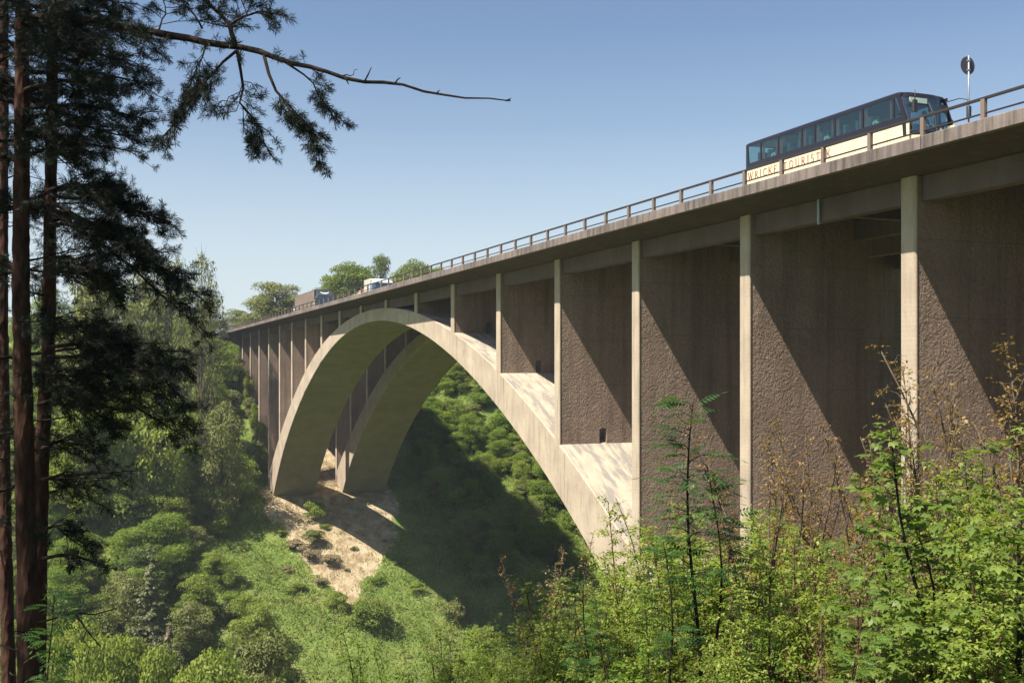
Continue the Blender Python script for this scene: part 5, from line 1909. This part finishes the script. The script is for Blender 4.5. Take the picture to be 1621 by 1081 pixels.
# grass in the foreground
def grass(n):
    rg = np.random.default_rng(8)
    Z = rg.uniform(6.5, 26, n); px = rg.uniform(450, 1750, n)
    P = CAM[None] + Z[:, None] * (FWD[None] + RGT[None] * ((px - 810.5) / FPX)[:, None])
    P[:, 2] = ground(P[:, 0], P[:, 1])
    h = rg.uniform(.12, .38, n); a = rg.uniform(0, 6.28, n); w = .006 + .004 * rg.random(n)
    d = np.stack([np.cos(a), np.sin(a), np.zeros(n)], -1)
    sgn = np.stack([-np.sin(a), np.cos(a), np.zeros(n)], -1)
    V = np.stack([P - sgn * w[:, None], P + sgn * w[:, None], P + d * (h * .22)[:, None] + np.array([0, 0, 1.]) * (h * .65)[:, None] + sgn * w[:, None] * .6, P + d * (h * .6)[:, None] + np.array([0, 0, 1.]) * h[:, None]], 1)
    o = link('grass', quads_mesh('grass', V, rg.random(n), [LM['grass']]))
    tag(o, 'rough grass growing between the saplings in the foreground', 'grass', None, 'stuff')
grass(60000)

# ------------------------------------------------------------------ pines on the left
def tuft_proto(rng, n=32, L=.072, w=.0030):
    out = []
    for _ in range(n):
        d = unit(rng.normal(size=3) + np.array([1.1, 0, .15]))
        l = L * rng.uniform(.75, 1.15)
        s = unit(np.cross(d, rng.normal(size=3)))
        o = np.array([rng.uniform(-.06, .03), 0, 0])
        m_ = o + d * l * .55
        out.append([o, m_ + s * w, o + d * l - np.array([0, 0, .008]), m_ - s * w])
    return np.array(out)
TUFTS = [tuft_proto(np.random.default_rng(i)) for i in range(4)]

def bough(rng, pts, r0, r1, ntw, tw_len, tufts, start=.35, flat=.6, hang=.15, end=1.0):
    """a pine limb through pts (world) with needle-tufted twigs; returns (MB wood, V needles)"""
    pts = [np.array(p, float) for p in pts]
    seg = [0]
    for a, b in zip(pts, pts[1:]):
        seg.append(seg[-1] + np.linalg.norm(b - a))
    T = seg[-1]
    def at_t(t):
        s = t * T
        j = max(0, min(len(pts) - 2, int(np.searchsorted(seg, s) - 1)))
        return pts[j] + (pts[j + 1] - pts[j]) * ((s - seg[j]) / max(1e-6, seg[j + 1] - seg[j])), unit(pts[j + 1] - pts[j])
    mb = MB()
    N = max(6, int(T / .22))
    cen = []
    for i in range(N + 1):
        p, _ = at_t(i / N)
        cen.append(p + rng.normal(size=3) * .008 * (0 < i < N))
    mb.tube(cen, [r0 + (r1 - r0) * (i / N) ** .8 for i in range(N + 1)], 7, wob=.12)
    P, D = [], []
    for i in range(ntw):
        t = start + (end - start) * (i + rng.random()) / ntw
        p, d = at_t(min(t, 1))
        side = unit(np.cross(d, [0, 0, 1.])) * rng.choice([-1, 1])
        dr = unit(d * rng.uniform(.2, .9) + side * rng.uniform(.4, 1.1) + np.array([0, 0, rng.uniform(-.5, .6) * (1 - flat) * 2 - hang]))
        L = tw_len * rng.uniform(.5, 1.2) * (1.15 - .5 * t)
        q1 = p + dr * L * .5 + rng.normal(size=3) * .03
        q2 = p + dr * L + np.array([0, 0, -.05 * L]) + rng.normal(size=3) * .03
        mb.tube([p, q1, q2], [max(.004, r1 * 1.0), .005, .003], 4, cap=False)
        for j in range(tufts):
            u = rng.uniform(.35, 1)
            s = (p + (q1 - p) * u * 2) if u < .5 else (q1 + (q2 - q1) * (u - .5) * 2)
            dd = unit(dr + rng.normal(size=3) * .7 + np.array([0, 0, .15]))
            e = s + dd * L * rng.uniform(.12, .34)
            mb.tube([s, e], [.003, .002], 3, cap=False)
            P.append(e); D.append(dd)
        P.append(q2); D.append(dr)
    P = np.array(P).reshape(-1, 3); D = np.array(D).reshape(-1, 3)
    out = [np.zeros((0, 4, 3))]
    for k in range(4):
        i = np.arange(k, len(P), 4)
        if len(i):
            out.append(bake(TUFTS[k], P[i], D[i], rng.normal(size=(len(i), 3)) * .5, rng.uniform(.7, 1.2, len(i))))
    return mb, np.concatenate(out)

def pine(label, trunk_px, Z, width_px, boughs, group, sway=3, zlean=0.0, seed=1):
    """trunk_px: list of (px, py) from base to top, at depth Z"""
    rng = np.random.default_rng(seed); random.seed(seed)
    px0 = trunk_px[0][0]
    b = base(px0, Z)
    root = thing('pine_tree', label, 'tree', tuple(b), 0, group)
    T = [at(px, py, Z + zlean * (HOR - py) / 1000) for px, py in trunk_px]
    T = [b - np.array([0, 0, .5])] + T
    r = width_px * Z / FPX / 2
    mb = MB()
    dense = []
    for a, c in zip(T, T[1:]):
        n = max(2, int(np.linalg.norm(c - a) / .12))
        for i in range(n):
            dense.append(a + (c - a) * i / n)
    dense.append(T[-1])
    H = dense[-1][2] - b[2]
    rad = [r * (1.25 - .25 * min(1, max(0, (p[2] - b[2]) / 3))) * (1 - .5 * max(0, (p[2] - b[2]) / max(H, 1)) ** 1.5) for p in dense]
    mb.tube([p - b for p in dense], rad, 18, wob=.10)
    put('trunk', mb, BK['pine'], root, True, fix=False)
    # dead stubs
    for _ in range(9):
        p = dense[int(rng.integers(8, len(dense) - 2))] - b
        a = rng.uniform(0, 6.28)
        d = np.array([math.cos(a), math.sin(a), rng.uniform(-.1, .5)])
        m2 = MB().tube([p, p + d * .25, p + d * rng.uniform(.35, .8) + [0, 0, .05]], [.018, .012, .005], 5)
        put('dead_branch', m2, BK['dark'], root, True, fix=False)
    for bi in boughs:
        pts, r0, r1, ntw, tl__, tf, st = bi[:7]
        hg = bi[7] if len(bi) > 7 else .15
        en = bi[8] if len(bi) > 8 else 1.0
        W = [at(*q) if len(q) == 3 else at(q[0], q[1], Z) for q in pts]
        w, V = bough(rng, [p - b for p in W], r0, r1, ntw, tl__, tf, st, hang=hg, end=en)
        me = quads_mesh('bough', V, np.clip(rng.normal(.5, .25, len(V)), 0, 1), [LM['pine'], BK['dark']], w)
        link('bough', me, root)
    return root

ZA = 12.0
A_b = [
 # the long bare-ended branch across the sky and its hanging sprays
 ([(40, 30, 12), (115, 28, 12), (300, 62, 11.6), (420, 86, 11.3), (480, 104, 11.1), (545, 122, 10.9), (590, 132, 10.8), (625, 132, 10.7), (690, 150, 10.6), (740, 155, 10.5), (808, 160, 10.4)], .062, .006, 14, .35, 3, .06, .15, .60),
 ([(375, 80, 11.4), (335, 118, 11.3), (290, 165, 11.2), (262, 215, 11.2)], .018, .005, 28, .36, 4, .2, .4),
 ([(375, 80, 11.4), (385, 140, 11.5), (380, 165, 11.4), (410, 200, 11.5), (420, 232, 11.4)], .020, .004, 26, .34, 4, .25, .4),
 ([(418, 88, 11.3), (435, 140, 11.2), (465, 178, 11.3), (500, 210, 11.2), (506, 248, 11.2)], .022, .004, 32, .34, 4, .3, .3),
 ([(450, 98, 11.2), (490, 125, 11.0), (510, 160, 11.1), (535, 185, 11.0)], .014, .004, 11, .25, 4, .4, .2),
 ([(374, 76, 11.4), (362, 38, 11.5), (335, 10, 11.6), (300, -30, 11.6)], .030, .010, 22, .4, 4, .2, 0),
 ([(365, 40, 11.5), (400, 20, 11.3), (440, 22, 11.2)], .014, .005, 14, .30, 4, .2, 0),
 ([(320, 45, 11.6), (300, 10, 11.8), (290, -20, 11.8)], .012, .004, 8, .3, 3, .2, 0),
 ([(330, 66, 11.5), (310, 110, 11.6), (300, 140, 11.6)], .012, .004, 16, .34, 4, .2, .4),
 ([(250, 52, 11.7), (262, 20, 11.9), (255, -10, 12)], .012, .004, 9, .3, 3, .1, 0),
 ([(540, 121, 10.9), (560, 118, 10.9), (566, 110, 10.9)], .008, .003, 0, .1, 0, .9),
]
for a_ in (0,):
    pass
twigs_end = [((578, 128), (583, 118), (588, 107)), ((545, 121), (549, 128), (552, 134)), ((625, 132), (630, 126), (634, 123)), ((690, 150), (693, 146), (696, 143)), ((800, 160), (806, 158), (809, 156))]
def crownish(targets, trunk, r=.03):
    """limbs from the trunk out to the places where the photograph shows dense needle masses"""
    out = []
    for (px, py, Zt, up_, dens) in targets:
        tx, ty = trunk(py + up_)
        mid = ((tx + px) / 2, (ty + py) / 2 - 14, (ZA + Zt) / 2)
        out.append(([(tx, ty, ZA), mid, (px, py, Zt)], r, .006, int(28 * dens), .50, 5, .16, .1))
    return out
def trA(py):
    return (np.interp(py, [0, 200, 450, 700, 1081], [34, 35, 33, 38, 47]), py)
def trB(py):
    return (np.interp(py, [0, 450, 560, 700, 900, 1081], [84, 78, 76, 67, 62, 58]), py)
_re = np.random.default_rng(77)
# (px, py, depth, how much higher the limb leaves the trunk, density)
TA = [(245, 62, 11.4, -20, 1.2), (180, 20, 12.6, 20, 1.2), (200, 95, 11.6, -10, 1.3), (235, 135, 12.3, -20, 1.3), (160, 135, 11.2, 10, 1.2), (235, 190, 12.0, -20, 1.2), (190, 215, 11.4, -10, 1.0), (120, 70, 11.0, 10, 1.1), (130, 190, 12.8, 0, 1.1),
      (110, 250, 11.6, 0, .9), (-40, 60, 12.6, 20, 1.1), (-60, 160, 11.8, 10, 1.1), (-40, 250, 12.2, 10, .9), (-60, 420, 12.0, 10, .6), (60, 10, 10.8, 30, 1.1), (100, -40, 11.6, 30, 1.3), (200, -60, 12.0, 30, 1.2)]
TB = [(150, 310, 11.4, -10, 1.2), (205, 320, 12.2, -20, 1.3), (262, 350, 12.0, -40, 1.3), (180, 370, 13.0, -20, 1.2), (230, 395, 11.6, -40, 1.1), (275, 440, 12.2, -110, 1.3), (315, 470, 12.0, -150, 1.3), (310, 515, 11.8, -180, 1.1), (140, 430, 11.4, -20, 1.1), (185, 460, 12.2, -30, 1.2),
      (200, 540, 12.0, -20, 1.2), (240, 560, 11.6, -10, 1.2), (290, 585, 12.0, -20, 1.1), (230, 610, 12.6, -10, 1.0), (150, 640, 11.6, -20, 1.1), (185, 670, 12.0, -30, 1.0), (120, 600, 12.8, -10, .9), (110, 520, 11.4, -10, .9), (285, 640, 11.8, -60, .9), (290, 690, 12.0, -100, .9),
      (130, 780, 12.4, -20, .7), (110, 850, 11.8, -10, .5), (165, 895, 12.0, -10, .35), (120, 710, 12.6, 0, .7)]
for _ in range(5):
    TA.append((float(_re.uniform(-40, 150)), float(_re.uniform(-20, 420)), float(_re.uniform(11, 13.4)), float(_re.uniform(-20, 30)), 1.0))
for _ in range(0):
    TB.append((float(_re.uniform(20, 210)), float(_re.uniform(200, 690)), float(_re.uniform(11.6, 14)), float(_re.uniform(-40, 20)), 1.0))
root = pine('thick pine trunk with reddish bark whose long branch reaches across the sky', [(47, 1085), (38, 700), (33, 450), (35, 200), (34, -60), (36, -200)], ZA, 33, A_b + crownish(TA, trA), 'pines at the left', seed=4)
for a, b, c in twigs_end:
    pa = [at(q[0], q[1], 10.8 if q[0] < 600 else 10.55) - np.array(root.location) for q in (a, b, c)]
    put('broken_twig', MB().tube(pa, [.009, .008, .004], 5), BK['dark'], root, True, fix=False)
arch_b = ([(60, 640, 12), (130, 620, 11.8), (170, 590, 11.6), (205, 581, 11.5), (250, 590, 11.5), (285, 625, 11.6), (295, 660, 11.6)], .022, .005, 16, .4, 4, .6, .3)
pine('second pine trunk close behind the thick one, carrying the big dark hanging boughs', [(58, 1085), (62, 900), (67, 700), (76, 560), (78, 450), (84, 0), (88, -200)], ZA + .9, 25, crownish(TB, trB, .026) + [arch_b], 'pines at the left', seed=8)
TC = [(40, 430, 17.0, 0, .6), (-30, 520, 17.5, 0, .6), (50, 330, 17.5, 0, .7), (-20, 200, 17, 0, .8)]
pine('thin reddish pine trunk at the left edge of the view', [(14, 1085), (8, 800), (4, 500), (6, 200), (8, -200)], 17.5, 20, [([(8, p[1] - 20, 17.5), (p[0], p[1], p[2])], .02, .006, int(24 * p[4]), .6, 4, .2, .1) for p in TC], 'pines at the left', seed=12)
# unseen pines added left of the view to cast shade on these trunks
def shade_pine(label, r_off, Z, h, seed):
    rng = np.random.default_rng(seed); random.seed(seed)
    p = CAM + FWD * Z + RGT * r_off
    b = np.array([p[0], p[1], float(ground(p[0], p[1]))])
    root = thing('pine_tree', label, 'tree', tuple(b), 0, 'pines at the left')
    mb = MB().tube([(0, 0, -.5)] + [(.05 * math.sin(t), .05 * math.cos(t * 1.3), h * t / 8) for t in range(9)], [.2] + [.17 - .017 * t for t in range(9)], 12, wob=.08)
    put('trunk', mb, BK['pine'], root, True, fix=False)
    for i in range(34):
        z = h * (.22 + .76 * i / 34); a = i * 2.4 + rng.uniform(-.3, .3); L = 2.9 * (1 - .55 * (i / 34) ** 2) * rng.uniform(.75, 1.1)
        d = np.array([math.cos(a), math.sin(a), 0])
        pts = [np.array([0, 0, z]), d * L * .5 + [0, 0, z + .25], d * L + [0, 0, z + .2]]
        w, V = bough(rng, pts, .035, .007, 24, .7, 5, .2)
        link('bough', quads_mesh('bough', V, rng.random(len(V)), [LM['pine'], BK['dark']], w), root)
    return root
st = shade_pine('unseen pine added for shade just left of the view, nearest to the camera', -8.6, 9.0, 17, 31)
for ro, Z_, rz, lab in ((-9.8, 12.5, 1.1, 'unseen pine added for shade left of the view beside the thin reddish trunk'), (-11.5, 7.5, 2.2, 'unseen pine added for shade left of the view furthest from the thick trunk'), (-7.6, 14.8, 3.0, 'unseen pine added for shade left of the view behind the thin reddish trunk'), (-7.0, 6.4, 4.2, 'unseen pine added for shade left of the view close beside the camera')):
    p = CAM + FWD * Z_ + RGT * ro
    copy_thing(st, (p[0], p[1], float(ground(p[0], p[1]))), rz, lab)
# bare dead limb low on the trunks
put_root = thing('dead_limb', 'bare forked dead limb sticking out right of the pine trunks near the bottom', 'branch', tuple(base(70, 11.5)))
bz = np.array(put_root.location)
link('limb', MB().tube([at(62, 985, 11.9) - bz, at(118, 970, 11.4) - bz, at(150, 972, 11.3) - bz, at(185, 962, 11.2) - bz], [.012, .010, .008, .004], 5).mesh('limb', [BK['dark']], True), put_root)
link('side_twig', MB().tube([at(118, 970, 11.4) - bz, at(140, 1000, 11.3) - bz, at(159, 1023, 11.3) - bz], [.010, .009, .005], 5).mesh('side_twig', [BK['dark']], True), put_root)
link('side_twig', MB().tube([at(137, 998, 11.3) - bz, at(132, 1012, 11.3) - bz, at(142, 1025, 11.3) - bz, at(137, 1042, 11.3) - bz], [.006, .005, .004, .003], 4).mesh('side_twig', [BK['dark']], True), put_root)

# ------------------------------------------------------------------ light haze in the valley
hz_ = MB().box(-95, 330, -150, 95, -62, 32)
ho = put('haze', hz_, [])
hm = bpy.data.materials.new('pale_haze'); hm.use_nodes = True
hn = hm.node_tree
hn.nodes.remove(hn.nodes['Principled BSDF'])
pv = hn.nodes.new('ShaderNodeVolumePrincipled')
pv.inputs['Color'].default_value = (.80, .88, 1.0, 1)
pv.inputs['Density'].default_value = .00022
pv.inputs['Anisotropy'].default_value = .2
hn.links.new(pv.outputs[0], hn.nodes['Material Output'].inputs['Volume'])
ho.data.materials.append(hm)
ho['kind'] = 'stuff'; ho['label'] = 'thin pale haze hanging in the valley'
